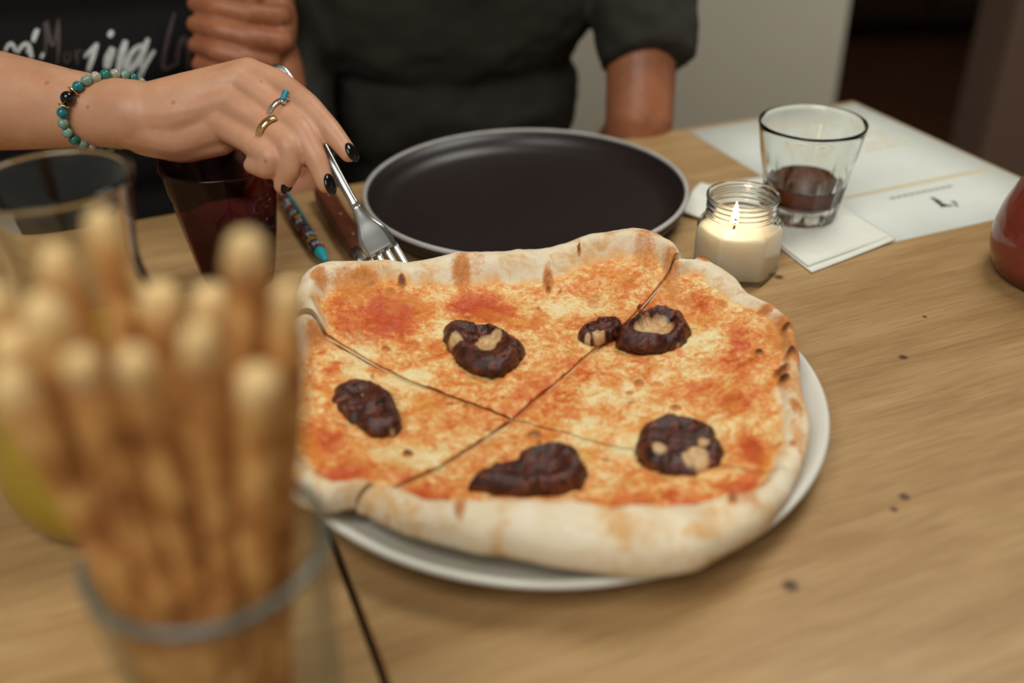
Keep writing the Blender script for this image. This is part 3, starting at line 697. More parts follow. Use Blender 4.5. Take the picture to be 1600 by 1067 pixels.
sweep(vs, fs, [wsx, wsx+Vector((.035, .0, -.13)), wsx+Vector((.03, .02, -.25))], [.064, .056, .050], 16)
ws_me = fuse(vs, fs, .0055, 6); noise_push(ws_me, .006, 9, 5, (1, 1, .6))
shirt = link('shirt', ws_me, M_BLACKSHIRT, body)
# --- man in the olive shirt
HSC = 1.0
MC = (-.065, 1.09); mf = Vector((.0, -1, 0))
vs, fs = [], []
def dchain(pts, rads, m=6, seg=16): chain(pts, rads, m, seg)
# raised forearm and loosely closed fist
dchain([(452, 320, .955), (446, 210, .950), (432, 118, .946), (420, 72, .950)], [.033, .031, .027, .026], 7, 20)
for (yk, yt, yd) in ((2, 22, 0), (40, 46, .0), (72, 76, .002), (96, 100, .006)):
    pass
dchain([(422, 90, .950), (415, 40, .954), (400, 10, .956)], [.026, .027, .025])
dchain([(420, 90, .950), (395, 70, .958), (360, 60, .962)], [.024, .024, .020])
FI = [0, ((425, 0, .940), (440, 28, .918), (388, 22, .899), (340, 12, .897), (306, 6, .910)),
      ((428, 34, .940), (443, 68, .917), (390, 60, .898), (340, 48, .896), (305, 38, .909)),
      ((424, 66, .940), (424, 98, .920), (380, 92, .901), (340, 81, .899), (307, 70, .911)),
      ((416, 92, .942), (396, 122, .926), (368, 119, .910), (340, 111, .908), (313, 101, .916))]
for F5 in FI[1:]:
    dchain(F5, [.0115, .0112, .0100, .0098, .0080], 6, 14)
dchain([(430, -10, .932), (436, 30, .931), (434, 66, .931), (416, 98, .937)], [.016, .0175, .0170, .0150], 6, 16)
dchain([(425, 20, .955), (400, -25, .945), (352, -38, .922), (318, -30, .915)], [.018, .016, .0115, .0090], 6, 14)
mfist = fuse(vs, fs, .0018, 3, .5)
vs, fs = [], []
re = D(452, 320, .958)
sweep(vs, fs, [Vector((-.235, 1.12, T+.27)), Vector((-.228, 1.06, T+.12)), re], [.055, .048, .041], 16)
# other arm: hangs beside the trunk, hand in the lap
mq, mr = resample([Vector((.115, 1.10, T+.27)), D(1003, -20, 1.022), D(1002, 100, 1.003), D(998, 205, 1.010), Vector((.120, 1.03, T-.06))], [.034, .035, .0355, .0345, .036], 6); sweep(vs, fs, mq, mr, 18)
mq, mr = resample([Vector((.120, 1.03, T-.06)), Vector((.06, .93, T-.14)), Vector((.01, .86, T-.155))], [.038, .032, .026], 6); sweep(vs, fs, mq, mr, 16)
for k in range(5):
    b0 = Vector((.01, .86, T-.155)); sweep(vs, fs, [b0, b0+Vector((-.035, -.02+.012*k, -.004)), b0+Vector((-.075+.006*abs(k-2), -.03+.016*k, -.012))], [.016, .011, .008], 10)
marm = fuse(vs, fs, .0035, 5)
mm, mhd, mff, ms = person_rest(MC, mf, .165, .05, .16)
man = thing('person', 'person in an olive short-sleeved shirt, one loose fist raised, seated behind the black plate', 'person', (MC[0], MC[1], 0))
mbody = wl('body', joinm('body', [mfist, marm, mm]), M_SKIN_D, man)
head_children(mbody, mhd, mff, ms, False); lower_body(mbody, MC, mff, ms, M_JEANS)
vs, fs = [], []
trunk(MC[0], MC[1], mff, ms, .161, .118, .34)
# sleeves, open-ended flare
sl0 = D(1008, -150, 1.06)
sweep(vs, fs, [Vector((.10, 1.10, T+.285)), D(1000, -60, 1.03), D(1004, 20, 1.012), D(1011, 104, 1.0)], [.066, .052, .0500, .0490], 24, cap='flat')
sweep(vs, fs, [Vector((-.225, 1.11, T+.285)), Vector((-.232, 1.09, T+.18)), Vector((-.224, 1.05, T+.10)), re+Vector((0, .035, .05))], [.064, .058, .052, .046], 18, cap='flat')
ms_me = fuse(vs, fs, .0055, 5)
noise_push(ms_me, .012, 8, 9, (1.2, 1, 2.2)); noise_push(ms_me, .003, 30, 10, (1, 1, 2.0))
link('shirt', ms_me, M_OLIVE, mbody)
stool(WC, wff, 'dark wooden stool under the person in the black shirt')
stool(MC, mff, 'dark wooden stool under the person in the olive shirt')

# fingernails
def nail(pc, d, along, facing, sc, lab):
    p = DH(*pc, d); a = (DH(*along, d)-p).normalized(); n = (RT*facing[0]+UP*facing[1]-FW*facing[2]).normalized(); n = (n-a*n.dot(a)).normalized(); s = a.cross(n)
    v2, f2 = [], []; ellipsoid(v2, f2, p, (s*(.0051*sc), a*(.0070*sc), n*.0024), 18, 10)
    link('fingernail', fixn(mesh('fingernail', v2, f2)), M_NAIL, body, label=lab)
nail((550, 238), .7085, (559, 256), (.95, .15, .55), 1.0, 'black varnished nail')
nail((516, 288), .7110, (522, 312), (.95, .1, .55), 1.05, 'black varnished nail')
nail((449, 289), .719, (442, 304), (.85, -.1, .4), .95, 'black varnished nail')
# lettering on the shirt: brush strokes laid on the cloth
bvh = BVHTree.FromObject(shirt, bpy.context.evaluated_depsgraph_get())
STROKES = [
 (0, [(45, 300), (62, 262), (88, 240), (112, 258), (122, 300)], 24), (0, [(140, 310), (165, 270), (205, 240), (230, 262), (215, 310)], 26), (0, [(300, 125), (280, 165), (262, 225)], 34), (0, [(232, 250), (240, 300), (252, 350)], 30), (0, [(345, 312), (322, 352)], 22),
 (1, [(365, 60), (375, 140), (392, 215), (425, 260)], 36), (1, [(345, 80), (362, 200), (352, 330)], 18), (1, [(425, 255), (445, 150), (462, 45)], 22), (1, [(462, 60), (462, 220), (452, 390)], 22),
 (1, [(520, 300), (500, 340), (520, 385), (550, 350), (545, 300)], 14), (1, [(590, 290), (600, 340), (606, 400)], 18), (1, [(596, 330), (620, 290), (640, 300)], 12),
 (1, [(640, 350), (665, 305), (690, 290)], 14), (0, [(660, 345), (700, 300), (758, 235)], 22), (0, [(760, 235), (728, 330), (690, 450)], 36),
 (0, [(878, 138), (852, 188)], 36), (0, [(884, 270), (850, 350), (832, 430)], 58), (0, [(982, 215), (952, 320), (920, 460)], 48),
 (0, [(1120, 250), (1060, 275), (1010, 340), (985, 420), (1010, 440), (1060, 390), (1110, 300), (1158, 200)], 40), (0, [(1160, 200), (1130, 300), (1085, 420)], 22), (0, [(1205, 290), (1140, 390), (1085, 500), (1078, 545)], 32),
 (1, [(1362, 0), (1325, 130), (1290, 270), (1270, 400), (1300, 432), (1390, 385)], 30), (1, [(1380, 400), (1390, 290), (1420, 205), (1450, 215), (1470, 320), (1465, 440)], 34)]
def brush(name, pts, w):
    P = [Vector(((a)/5.0, b/5.0+20, 0)) for a, b in pts]; C = catm(P, 6); V, F = [], []
    for i, p in enumerate(C):
        t = (C[min(i+1, len(C)-1)]-C[max(i-1, 0)]).normalized(); n = Vector((-t.y, t.x, 0)); u = i/(len(C)-1)
        ww = w/8.2*(.55+.45*math.sin(math.pi*min(1, max(0, u*.9+.05))))
        row = []
        for k in (-1, -.33, .33, 1):
            q = p+n*(ww*k); h = bvh.ray_cast(CAM, ray(q.x, q.y).normalized())
            if h[0] is None: return None
            row.append(h[0]+h[1]*.0012)
        V += row
        if i:
            b = len(V)-8
            for k in range(3): F.append((b+k, b+k+1, b+5+k, b+4+k))
    return mesh(name, V, F)
for kind, groups in ((0, 'letter_stroke'), (1, 'letter_stroke')):
    for (k, pts, w) in STROKES:
        if k != kind: continue
        me = brush(groups, pts, w)
        if me:
            o = link(groups, me, M_PRINTG if k else M_PRINT, shirt)
            if k: o['label'] = 'grey brush stroke, foil painted as not catching light'
# rings
def ring(name, label, pc, d, axis_to, rad, w, th, m, facing=None):
    p = DH(*pc, d); ax = (DH(*axis_to[:2], axis_to[2])-p).normalized()
    u = ax.cross(FW).normalized(); v = ax.cross(u); V, F = [], []; n = 48
    for i in range(n):
        a = 2*math.pi*i/n; dr = u*math.cos(a)+v*math.sin(a)
        for (r, z) in ((rad, -w/2), (rad+th, -w/2*.9), (rad+th, w/2*.9), (rad, w/2)): V.append(p+dr*r+ax*z)
    for i in range(n):
        j = (i+1) % n
        for k in range(4): F.append((i*4+k, j*4+k, j*4+(k+1) % 4, i*4+(k+1) % 4))
    root = thing(name, label, 'ring', p)
    wl('band', fixn(mesh('band', V, F)), m, root); return root, p, ax, u, v
rg, *_ = ring('ring', 'plain yellow gold band on the ring finger', (424, 206), .7225, (452, 228, .714), .0098, .0050, .0012, M_GOLD)
rg, p, ax, u, v = ring('ring', 'silver band with a row of three turquoise stones on the middle finger', (441, 176), .7295, (470, 203, .719), .0098, .0036, .0012, M_SILVER)
top = (DH(449, 150, .718)-p); top = (top-ax*top.dot(ax)).normalized(); sd = ax.cross(top)
for k in (-1, 0, 1):
    c = p+top*.0118+ax*(.0042*k)*.75+sd*(.0036*k)*.8; V, F = [], []
    ellipsoid(V, F, c+top*.0009, (ax*.0023, sd*.0023, top*.0021), 14, 8); st = wl('stone', fixn(mesh('stone', V, F)), M_TURQ, rg)
    wl('setting', tube('setting', [c-top*.0016, c+top*.0006], .0023, 14, 'flat'), M_SILVER, rg)
# bracelet
bc = DH(170, 174, .762)
bl = thing('bead_bracelet', 'stretch bracelet of green, clear and black beads on the wrist', 'bracelet', bc)
e1 = (RT*26+UP*55)*(.686/FPX); e2 = RT*(-38*.686/FPX)-FW*.0257
def bead_mat(name, c, tr=0.0): return simple(name, c, .08, var=.3, scale=350, Transmission_Weight=tr)
BM = {'aqua': bead_mat('pale_green_bead', S(132, 168, 150), .25), 'teal': bead_mat('teal_bead', S(24, 112, 118)), 'green': bead_mat('deep_green_bead', S(40, 110, 100)), 'clear': bead_mat('clear_bead', S(214, 214, 196), .6), 'black': bead_mat('black_bead', S(16, 13, 16)), 'gold': M_GOLD}
seqb = ['clear', 'green', 'aqua', 'clear', 'green', 'clear', 'aqua', 'teal', 'gold', 'black', 'gold', 'teal', 'aqua', 'aqua', 'green', 'aqua', 'clear', 'green', 'aqua', 'teal', 'aqua', 'clear', 'green', 'aqua', 'black', 'aqua', 'teal']
size = {'gold': .0024, 'black': .0098}
tot = sum(size.get(b, .0076) for b in seqb)
N = 1200; an = np.linspace(0, 2*np.pi, N+1)
def bpos(a): return bc+e1*math.cos(a)*1.02+e2*math.sin(a)*1.06
L_ = np.concatenate([[0], np.cumsum([(bpos(an[i+1])-bpos(an[i])).length for i in range(N)])]); scl = L_[-1]/tot
acc = -.030/scl if False else 0
start = np.interp(-.55 % (2*np.pi), an, L_)
acc = start
for b in seqb:
    ln = size.get(b, .0076)*scl; a = np.interp((acc+ln/2) % L_[-1], L_, an); acc += ln
    p = bpos(a); tg = (bpos(a+.01)-bpos(a-.01)).normalized(); w1 = tg.cross(FW).normalized(); w2 = tg.cross(w1); V, F = [], []
    rr = ln*.5
    if b == 'gold': ellipsoid(V, F, p, (w1*.0040, w2*.0040, tg*rr), 16, 8)
    else: ellipsoid(V, F, p, (w1*rr*1.0, w2*rr*1.0, tg*rr), 16, 10)
    wl('bead' if b != 'gold' else 'gold_spacer', fixn(mesh('bead', V, F)), BM[b], bl)

# ------------------------------------------------------------------ glassware
def proj(P):
    d = P-CAM; z = d.dot(FW); return 800+FPX*d.dot(RT)/z, 533.5-FPX*d.dot(UP)/z, z
def height_for(base, py):
    z = 0.0
    while proj(base+Vector((0, 0, z)))[1] > py: z += .0005
    return z
M_GLASS = glass_solid('clear_glass', (.97, .985, .97, 1))
M_THIN = glass_thin('thin_glass', (.975, .985, .98, 1), (.62, .66, .65, 1))
M_THIN_B = glass_thin('carafe_glass', (.97, .975, .96, 1), (.58, .58, .48, 1))
M_GLASS_B = glass_solid('carafe_glass', (.95, .96, .92, 1))
M_PURPLE = glass_thin('purple_glass', (.64, .44, .42, 1), (.34, .18, .18, 1), 1.0)
def liquid(name, c, rough=.08, tr=0.0, sss=.0): 
    n = NT(name); co = n.coord(); f = n.noise(co, 60, 3); n.col(n.mix(f, c, tuple(x*.8 for x in c[:3])+(1,)))
    n.set(Roughness=rough, Transmission_Weight=tr, IOR=1.33, Subsurface_Weight=sss, Subsurface_Scale=.01); return n.m
# tumbler with a little dark drink
tb = at(1248, 341); hT = height_for(tb, 192); dT = proj(tb+Vector((0, 0, hT)))[2]; rT = 83.5*dT/FPX; rB = 53*proj(tb)[2]/FPX
tum = thing('tumbler', 'clear fluted tumbler with a little dark drink, standing on the napkin', 'glass', tb+Vector((0, 0, .0016)))
def flute(n, amp, z0, z1):
    def f(a, z, k):
        w = max(0, min(1, (z1-z)/(z1-z0))) if z > .004 else .4
        return 1-amp*w*(abs(math.sin(a*n/2))**.6)
    return f
def wallr(z): return rB+(rT-rB)*(z/hT)
outer = [(0, .0025), (rB*.7, .0020), (rB*.92, 0), (rB, .003)]+[(wallr(z), z) for z in np.linspace(.008, hT-.002, 18)]+[(rT-.0003, hT-.0004)]
inner = [(rT-.0009, hT), (rT-.0017, hT-.0004)]+[(wallr(z)-.0018-.0020*(1-z/hT), z) for z in np.linspace(hT-.004, .017, 16)]+[(rB*.72, .0135), (rB*.3, .0125), (0, .0125)]
fo = flute(12, .07, hT*.35, hT*.62)
kk = len(outer)
link('glass', lathe('glass', outer+inner, 144, lambda a, z, k: fo(a, z, k) if 1 < k < kk-1 else 1), M_GLASS, tum)
zl = .032
dr = [(0, .0122), (rB*.3, .0122), (rB*.72, .0132)]+[(wallr(z)-.0016-.0020*(1-z/hT), z) for z in np.linspace(.0175, zl, 8)]+[(wallr(zl)-.0075, zl-.0006), (0, zl-.0006)]
link('drink', lathe('drink', dr, 96), liquid('dark_drink', S(112, 48, 22), .10, .85), tum, label='dark brown drink')
# candle in a hexagonal jar
cb = at(1148, 423); hC = height_for(cb, 303); dC = proj(cb)[2]; RC = 66*dC/FPX; rN = 57*proj(cb+Vector((0, 0, hC)))[2]/FPX
can = thing('candle', 'lit cream candle in a six-sided glass jar beside the pizza', 'candle', cb)
ph = math.radians(-67)
def hexr(a, soft=.10):
    b = (a-ph+math.pi/6) % (math.pi/3)-math.pi/6; r = math.cos(math.pi/6)/math.cos(math.pi/6-abs(b)); return r*(1-soft)+soft*.955
hS = hC*.66
pj = [(0, .003, 0), (RC*.8, .0015, 1), (RC*.94, 0, 1), (RC, .003, 1)]+[(RC, z, 1) for z in np.linspace(.006, hS-.006, 6)]+[(RC*.985, hS-.0015, .9), (RC*.93, hS+.0015, .4), (rN*.97, hS+.0035, 0)]
for k, z in enumerate(np.linspace(hS+.006, hC-.004, 14)): pj.append((rN*.955+.0006*math.sin(k*2*math.pi/4.5), z, 0))
pj += [(rN, hC-.0025, 0), (rN*.995, hC-.0004, 0), (rN*.965, hC, 0), (rN*.92, hC-.0012, 0)]
inn = [(rN*.90, z, 0) for z in np.linspace(hC-.004, hS+.004, 6)]+[(RC*.88, hS-.001, .6), (RC*.955, hS-.004, 1), (RC*.955, .006, 1), (RC*.85, .0045, 1), (0, .0045, 0)]
pa = pj+inn
link('jar', lathe('jar', [(r, z) for r, z, _ in pa], 120, lambda a, z, k: 1+(hexr(a)-1)*pa[k][2]), M_GLASS, can)
wt = hS-.0025
wx = [(0, .0040, 0), (RC*.86, .0042, 1), (RC*.965, .0055, 1), (RC*.965, wt-.003, 1), (RC*.90, wt-.0008, 1), (RC*.80, wt-.0012, .6), (RC*.4, wt-.0022, 0), (0, wt-.0022, 0)]
n = NT('candle_wax'); n.col(S(248, 236, 210)); n.set(Roughness=.4, Subsurface_Weight=.5, Subsurface_Scale=.02); n.b.inputs['Subsurface Radius'].default_value = (1, .7, .4); M_WAX = n.m
link('wax', lathe('wax', [(r, z) for r, z, _ in wx], 96, lambda a, z, k: 1+(hexr(a)-1)*wx[k][2]), M_WAX, can)
fl = Vector((-.0050, -.004, 0))
link('wick', tube('wick', [fl+Vector((0, 0, wt-.003)), fl+Vector((.0003, 0, wt+.003)), fl+Vector((.0012, 0, wt+.0062))], .0007, 8), simple('charred_wick', S(30, 24, 20), .9), can)
n = NT('candle_flame'); n.b.inputs['Emission Color'].default_value = (1.0, .80, .48, 1); n.b.inputs['Emission Strength'].default_value = 8; n.col((1, .8, .5, 1)); M_FLAME = n.m
f0 = wt+.0035
link('flame', lathe('flame', smooth_prof([(0, 0), (.0017, .0015), (.0026, .0045), (.0022, .0085), (.0010, .0125), (0, .0160)], 5), 24, loc=(fl.x, fl.y, f0)), M_FLAME, can)
ld = bpy.data.lights.new('candle_light', 'POINT'); ld.energy = .035; ld.color = (1, .68, .40); ld.shadow_soft_size = .004
lo = bpy.data.objects.new('candle_light', ld); COL.objects.link(lo); lo.parent = can; lo.location = (fl.x, fl.y, f0+.018)
# purple glass
gb = Vector((-.2022, .660, T)); gh = .0955
pg = thing('tumbler', 'dark purple faceted glass of berry smoothie under the hand', 'glass', gb)
def pr(z): return .0262+(.0425-.0262)*min(1, z/gh)**.85
pout = [(0, .002), (.021, .0015), (0.0240, 0), (.0262, .003)]+[(pr(z), z) for z in np.linspace(.008, gh-.002, 18)]+[(.0424, gh-.0003)]
pin = [(.0412, gh), (.0402, gh-.001)]+[(pr(z)-.0028, z) for z in np.linspace(gh-.005, .013, 14)]+[(.018, .010), (0, .0095)]
pk = len(pout)
def facet(a, z, k):
    if not (2 < k < pk-1): return 1
    w = max(0, min(1, (gh*.80-z)/(gh*.12))); b = (a+.2) % (2*math.pi/9)-math.pi/9; f = math.cos(math.pi/9)/math.cos(b)-.035*(1-abs(b)/(math.pi/9)); return 1+(f-1)*w
link('glass', lathe('glass', pout+pin, 144, facet), M_PURPLE, pg)
zz = .052
link('smoothie', lathe('smoothie', [(0, .0090), (.018, .0095)]+[(pr(z)*.955-.0026, z) for z in np.linspace(.0135, zz, 8)]+[(pr(zz)-.006, zz-.0004), (0, zz-.0004)], 64), liquid('berry_smoothie', S(118, 58, 64), .4), pg, label='purple smoothie')
# carafes
def carafe(label, base, s, level, lq, lname):
    o = thing('carafe', label, 'carafe', base, 'glass carafes of juice')
    P = [(.048, 0), (.0555, .006), (.0610, .020), (.0620, .034), (.0585, .054), (.0500, .076), (.0400, .098), (.0325, .118), (.0300, .134), (.0310, .150), (.0338, .166), (.0362, .178)]
    P = [(r*s, z*s) for r, z in P]; C = smooth_prof(P, 5)
    out_ = [(0, .003), (.04*s, .0015)]+C; top = C[-1]
    inn = [(top[0]-.0012, top[1]+.0012), (top[0]-.0026, top[1])]+[(r-.0028, z) for r, z in reversed(C[:-1]) if z > .006]+[(.046*s, .0055), (0, .0050)]
    link('glass', lathe('glass', out_+inn, 96), M_GLASS_B, o)
    q = [(r-.0025, z) for r, z in C if .007 < z < level*s]
    link('juice', lathe('juice', [(0, .0046), (.046*s, .0050)]+q+[(q[-1][0]-.004, q[-1][1]), (0, q[-1][1])], 72), lq, o, label=lname)
carafe('glass carafe of yellow juice behind the breadsticks', Vector((-.208, .425, T)), 1.0, .090, liquid('yellow_juice', S(222, 188, 66), .3, 0, 0), 'cloudy yellow juice')
carafe('glass carafe of red juice at the table edge beside the menu', at(1664, 432), .90, .094, liquid('red_juice', S(176, 78, 58), .3, 0, 0), 'cloudy red juice')
# breadstick glass
GB = Vector((-.102, .245, T)); GH, GT, GBR = .123, .0400, .034
bg = thing('tumbler', 'tall clear glass packed with breadsticks in the foreground', 'glass', GB)
def br(z): return GBR+(GT-GBR)*z/GH
gp = [(0, .001), (GBR*.9, 0), (GBR, .003)]+[(br(z), z) for z in np.linspace(.01, GH-.001, 10)]+[(GT-.0016, GH)]+[(GT-.0034, GH-.001)]+[(br(z)-.0034, z) for z in np.linspace(GH-.004, .010, 10)]+[(GBR*.8, .008), (0, .008)]
link('glass', lathe('glass', gp, 96), M_THIN, bg)
M_LIP = simple('lip_glint_glass', S(126, 134, 124), .15, var=.03, Transmission_Weight=.5)  # added lip ring; its milky colour stands in for light reflected on the rim
link('lip', lathe('lip', [(GT-.0014+.0017*math.cos(a), GH-.0012+.0020*math.sin(a)) for a in np.linspace(0, 2*math.pi, 13)[:-1]], 96, closed=True), M_LIP, bg, label='rounded glass lip with its reflected light painted pale')
n = NT('breadstick_crust'); co = n.coord(); f = n.noise(co, 75, 5, .65); g = n.noise(co, 500, 3); tp = n.attr('tip')
c = n.ramp(f, [(.34, S(134, 78, 32)), (.50, S(192, 132, 66)), (.66, S(220, 172, 102))])
c = n.mix(n.math('ADD', tp, n.math('MULTIPLY', n.math('SUBTRACT', f, .5), .5), True), c, S(228, 194, 134)); n.col(c); n.set(Roughness=.7)
n.bump(n.math('ADD', f, n.math('MULTIPLY', g, .5)), .6, .002); M_STICK = n.m
STICKS = [((-8, 470), (165, 905), 'palest breadstick leaning furthest out over the carafe side of the glass'), ((16, 540), (190, 915), 'breadstick just inside the outermost leaning one'),
 ((90, 405), (225, 862), 'orange-brown breadstick in the back row in front of the carafe neck'), ((158, 350), (268, 850), 'tallest bumpy breadstick in the back row, crossing the carafe neck'), ((70, 490), (235, 925), 'breadstick with a white-tipped end below the carafe rim'),
 ((130, 566), (270, 945), 'shorter front breadstick with a floury tip, beside the white-tipped one'), ((212, 566), (312, 952), 'short front breadstick with a rounded pale tip in the bundle middle'), ((256, 465), (318, 850), 'thick breadstick in the middle of the bundle, tip level with the smoothie glass foot'),
 ((306, 532), (360, 950), 'front breadstick with a bright floury tip below the smoothie glass'), ((330, 472), (372, 855), 'back breadstick half hidden behind the two floury-tipped ones'), ((383, 388), (412, 868), 'tall pale-tipped breadstick standing in front of the smoothie glass'),
 ((443, 462), (458, 890), 'breadstick nearest the pizza, at the edge of the glass'), ((404, 600), (415, 940), 'short front breadstick near the pizza side of the glass'), ((20, 600), (215, 945), 'low front breadstick nearest the yellow juice')]
for k, (tp_, rp, lab) in enumerate(STICKS):
    R0 = at(rp[0], rp[1], GH+.0005); v = R0-(GB+Vector((0, 0, GH))); v.z = 0
    if v.length > GT-.0105: v = v*((GT-.0105)/v.length)
    R0 = GB+Vector((v.x, v.y, GH)); best = None
    for zt in np.arange(.165, .250, .002):
        tp3 = at(tp_[0], tp_[1], zt); d = (R0-tp3); b = R0+d*((GH-.014)/-d.z); off = Vector((b.x-GB.x, b.y-GB.y)).length
        c_ = max(0, off-.024)*3+abs(zt-.205)*.25
        if best is None or c_ < best[0]: best = (c_, tp3, b, off)
    _, tp3, b, off = best
    if off > 0.0240:
        w = Vector((b.x-GB.x, b.y-GB.y, 0))*(0.0240/off); b = Vector((GB.x+w.x, GB.y+w.y, b.z))
    nn = 46; pts = []; rs = []; r0 = .0063+.0006*rnd.uniform(-1, 1); sx, sy = rnd.uniform(-1, 1)*.0012, rnd.uniform(-1, 1)*.0012
    R1 = R0
    for i in range(nn):
        t = i/(nn-1); p = b.lerp(tp3, t); p = p+Vector((sx, sy, 0))*math.sin(t*math.pi*2.2+k)
        pts.append(p); rs.append(r0*(1+.10*math.sin(t*19+k*2.1)+.06*rnd.uniform(-1, 1))*(1-.10*t)*(.86 if i in (0, nn-1) else 1))
    me = tube('breadstick', [p-b for p in pts], rs, 18)
    co_ = mcos(me); ax_ = np.array(tp3-b); L0 = np.linalg.norm(ax_); tt_ = co_@(ax_/L0)
    noise_push(me, .0007, 260, k)
    a = me.attributes.new('tip', 'FLOAT', 'POINT'); a.data.foreach_set('value', (sst(L0-.010, L0+.004, tt_)*.95).astype(np.float32))
    o = link('breadstick', me, M_STICK); o.location = b
    tag(o, lab, 'breadstick', 'breadsticks in the foreground glass')
# ------------------------------------------------------------------ paper, napkin, pen, knife
def sheet(name, corners, th, nu=24, nv=24, amp=0.0, seed=0, curl=None):
    A, B, C_, D_ = [Vector(c) for c in corners]; V, F = [], []
    for s_ in (1, 0):
        for i in range(nu+1):
            for j in range(nv+1):
                u, v = i/nu, j/nv; p = A*(1-u)*(1-v)+B*u*(1-v)+C_*u*v+D_*(1-u)*v
                V.append(p+Vector((0, 0, (th if s_ else 0)+(curl(u, v) if curl else 0))))
    if amp:
        z = (fbm(np.array([[p.x, p.y, 0] for p in V]), 45, 3, seed))*amp
        V = [p+Vector((0, 0, float(dz))) for p, dz in zip(V, z)]
    w = nv+1; n0 = (nu+1)*w
    for i in range(nu):
        for j in range(nv):
            a = i*w+j; F.append((a, a+w, a+w+1, a+1)); F.append((n0+a, n0+a+1, n0+a+w+1, n0+a+w))
    for i in range(nu):
        for j in (0, nv):
            a = i*w+j; f = (a, n0+a, n0+a+w, a+w); F.append(f if j == 0 else f[::-1])
    for j in range(nv):
        for i in (0, nu):
            a = i*w+j; f = (a, a+1, n0+a+1, n0+a); F.append(f if i == 0 else f[::-1])
    return fixn(mesh(name, V, F))
MU0, MU1, MV0, MV1 = .5190, .7225, .5415, .8240
mn = thing('menu_sheet', 'white printed menu sheet lying along the table corner', 'menu', TP((MU0+MU1)/2, (MV0+MV1)/2))
wl('sheet', sheet('sheet', [TP(MU0, MV0), TP(MU1, MV0), TP(MU1, MV1), TP(MU0, MV1)], .0004, 4, 4), M_PAPER, mn)
def bar(u0, v0, u1, w, m, par=mn):
    c = [TP(u0, v0-w/2, .00042), TP(u1, v0-w/2, .00042), TP(u1, v0+w/2, .00042), TP(u0, v0+w/2, .00042)]
    return c
def uv_of(px, py): q = at(px, py); return q.dot(TU), q.dot(TV)
def print_part(name, rects, m, lab):
    V, F = [], []
    for c in rects:
        b = len(V); V += c; V += [p+Vector((0, 0, .00006)) for p in c]
        F += [(b, b+1, b+2, b+3)[::-1], (b+4, b+5, b+6, b+7)]+[(b+i, b+(i+1) % 4, b+4+(i+1) % 4, b+4+i) for i in range(4)]
    o = wl(name, mesh(name, V, F), m, mn, smooth=False); o['label'] = lab
u0, v0 = uv_of(1318, 312); u1, v1 = uv_of(1530, 266)
print_part('rule_line', [bar(.553, (v0+v1)/2, .712, .0055, M_INKO)], M_INKO, 'pale ochre rule')
rects = []
for k in range(9):
    vv = .800-.0115*k
    uu = .575
    while uu < .690:
        w = rnd.uniform(.006, .020)
        if rnd.random() < .8: rects.append(bar(uu, vv, min(uu+w, .695), .0035, M_INKO))
        uu += w+.003
print_part('text_lines', rects, M_INKO, 'faint ochre text lines')
u0, v0 = uv_of(1392, 312); u1, v1 = uv_of(1482, 291); rects = []
uu = u0
while uu < u1: rects.append(bar(uu, (v0+v1)/2, uu+.0055, .0036, M_INKG)); uu += .0068
print_part('heading', rects, M_INKG, 'small grey heading')
rects = []
for (px, py, w, h) in ((1462, 313, .0040, .010), (1468, 318, .0045, .008), (1475, 322, .0075, .0045), (1484, 322, .0045, .003), (1491, 317, .003, .006), (1494, 322, .0025, .004)):
    a, b_ = uv_of(px, py); rects.append(bar(a-w/2, b_, a+w/2, h, M_INK))
print_part('emblem', rects, M_INK, 'small black emblem')
# napkin, two folded layers
nk = thing('napkin', 'folded white paper napkin under the tumbler', 'napkin', at(1250, 350))
q = [at(1096, 292, .0004), at(1268, 427, .0004), at(1399, 378, .0004), at(1235, 270, .0004)]
wl('lower_layer', sheet('lower_layer', q, .0006, 30, 30, .0008, 3, lambda u, v: .0018*u*u*v*v), M_NAPKIN, nk)
q2 = [at(1100, 292, .0012), at(1262, 418, .0012), at(1392, 372, .0012), at(1235, 272, .0012)]
wl('upper_layer', sheet('upper_layer', q2, .0007, 30, 30, .0007, 4, lambda u, v: .0050*max(0, u-.7)**1.5*v+.0004), M_NAPKIN, nk)
q3 = [at(1066, 336, .001), at(1100, 346, .001), at(1140, 300, .0016), at(1094, 289, .0016)]
wl('crumpled_corner', sheet('crumpled_corner', q3, .0007, 20, 20, .003, 9, lambda u, v: .006*(1-abs(2*v-1))*(1-u*.5)), M_NAPKIN, nk)
# pen with a beaded barrel
pt, pe = at(507, 404, .0052), at(440, 304, .0052); pd = (pe-pt).normalized(); PLn = (pe-pt).length
pen = thing('beaded_pen', 'multicoloured beaded pen with a turquoise tip lying beside the purple glass', 'pen', pt)
pc_ = {'r': S(120, 30, 28), 'k': S(28, 22, 26), 'y': S(190, 150, 50), 'w': S(196, 200, 206), 'b': S(60, 80, 130), 'p': S(110, 70, 80), 't': S(40, 130, 128)}
PM = {k: simple('bead_'+w, v, .25, var=.35, scale=500) for (k, v), w in zip(pc_.items(), ('red', 'black', 'yellow', 'white', 'blue', 'plum', 'teal'))}
wl('tip', tube('tip', [pt-pd*.001, pt+pd*.004, pt+pd*.009, pt+pd*.0125], [.0022, .0034, .0046, .0046], 20), simple('turquoise_plastic', S(42, 170, 184), .3, var=.05), pen, label='turquoise tip')
wl('barrel', tube('barrel', [pt+pd*.012, pe], .0038, 20), PM['k'], pen)
pr_ = pd.cross(Vector((0, 0, 1))); s_ = .0145; k = 0; pat = 'rkrpwkbwkpyrykrrkrwrtkrkptrk'
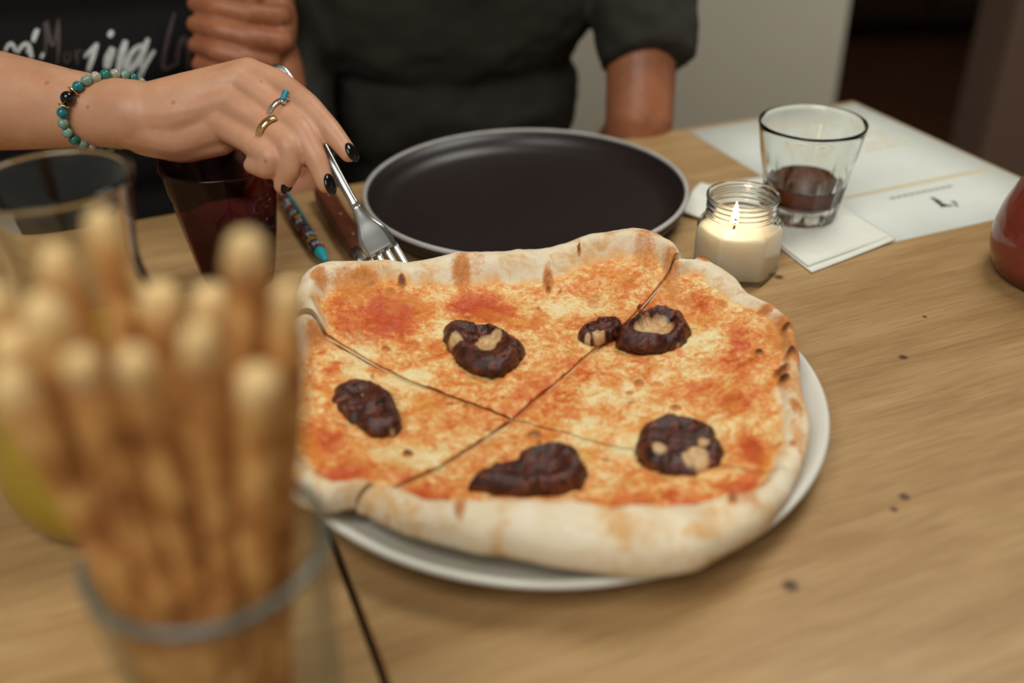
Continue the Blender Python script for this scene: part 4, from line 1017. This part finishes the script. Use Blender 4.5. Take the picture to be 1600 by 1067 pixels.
while s_ < PLn-.003:
    for j in range(9):
        a = 2*math.pi*j/9+k*.35; c = pt+pd*s_+(pr_*math.cos(a)+Vector((0, 0, 1))*math.sin(a))*.0041; V, F = [], []
        if math.sin(a) < -.6: continue
        rr = .00155; ellipsoid(V, F, c, AX(rr, rr, rr), 8, 5)
        wl('bead', mesh('bead', V, F), PM[pat[(k*2+j//3) % len(pat)]], pen)
    s_ += .0031; k += 1
cl0, cl1 = pt+pd*(PLn*.45)+pr_*.0030+Vector((0, 0, .0045)), pe+pr_*.0030+Vector((0, 0, .0050))
if proj(pt+pr_*.02)[0] < proj(pt)[0]: cl0, cl1 = cl0-pr_*.0060, cl1-pr_*.0060
wl('clip', tube('clip', [cl0, cl0.lerp(cl1, .5)+Vector((0, 0, .0008)), cl1], [.0012, .0016, .0016], 10), PM['t'], pen, label='green clip')
# knife
k0, k1 = at(508, 306, .008), at(566, 400, .006); kd = (k1-k0).normalized(); ks = kd.cross(Vector((0, 0, 1))).normalized(); KU = Vector((0, 0, 1))
kn = thing('table_knife', 'steak knife with a riveted brown wooden handle between the pen and the black plate', 'knife', k0)
L_k = (k1-k0).length
def ksec(tab): return [(k0+kd*s, w, h) for s, w, h in tab]
wl('handle', strip('handle', ksec([(-.012, .004, .003), (-.009, .0078, .0060), (0, .0088, .0068), (L_k*.35, .0082, .0066), (L_k*.7, .0088, .0068), (L_k*.9, .0080, .0062), (L_k*.93, .0072, .0058)]), ks, KU), simple('brown_wood_handle', S(98, 50, 28), .35, var=.25, scale=70), kn)
for s in (.12, .45, .78):
    c = k0+kd*(L_k*s)+KU*.0058; wl('rivet', tube('rivet', [c, c+KU*.0016], .0022, 14, 'flat'), simple('dull_rivet', S(150, 110, 90), .35, .6), kn)
wl('bolster', strip('bolster', ksec([(L_k*.92, .0070, .0056), (L_k*1.0, .0062, .0040), (L_k*1.08, .0070, .0016)]), ks, KU), M_METAL, kn)
bt = Vector((0, 0, -.004))
wl('blade', strip('blade', [(k0+kd*(L_k*s)+Vector((0, 0, z)), w, h) for s, w, h, z in ((1.06, .0075, .0010, -.001), (1.15, .0090, .0009, -.003), (1.4, .0090, .0008, -.0045), (1.62, .0070, .0007, -.0052), (1.74, .0015, .0005, -.0052))], ks, KU), M_METAL, kn)
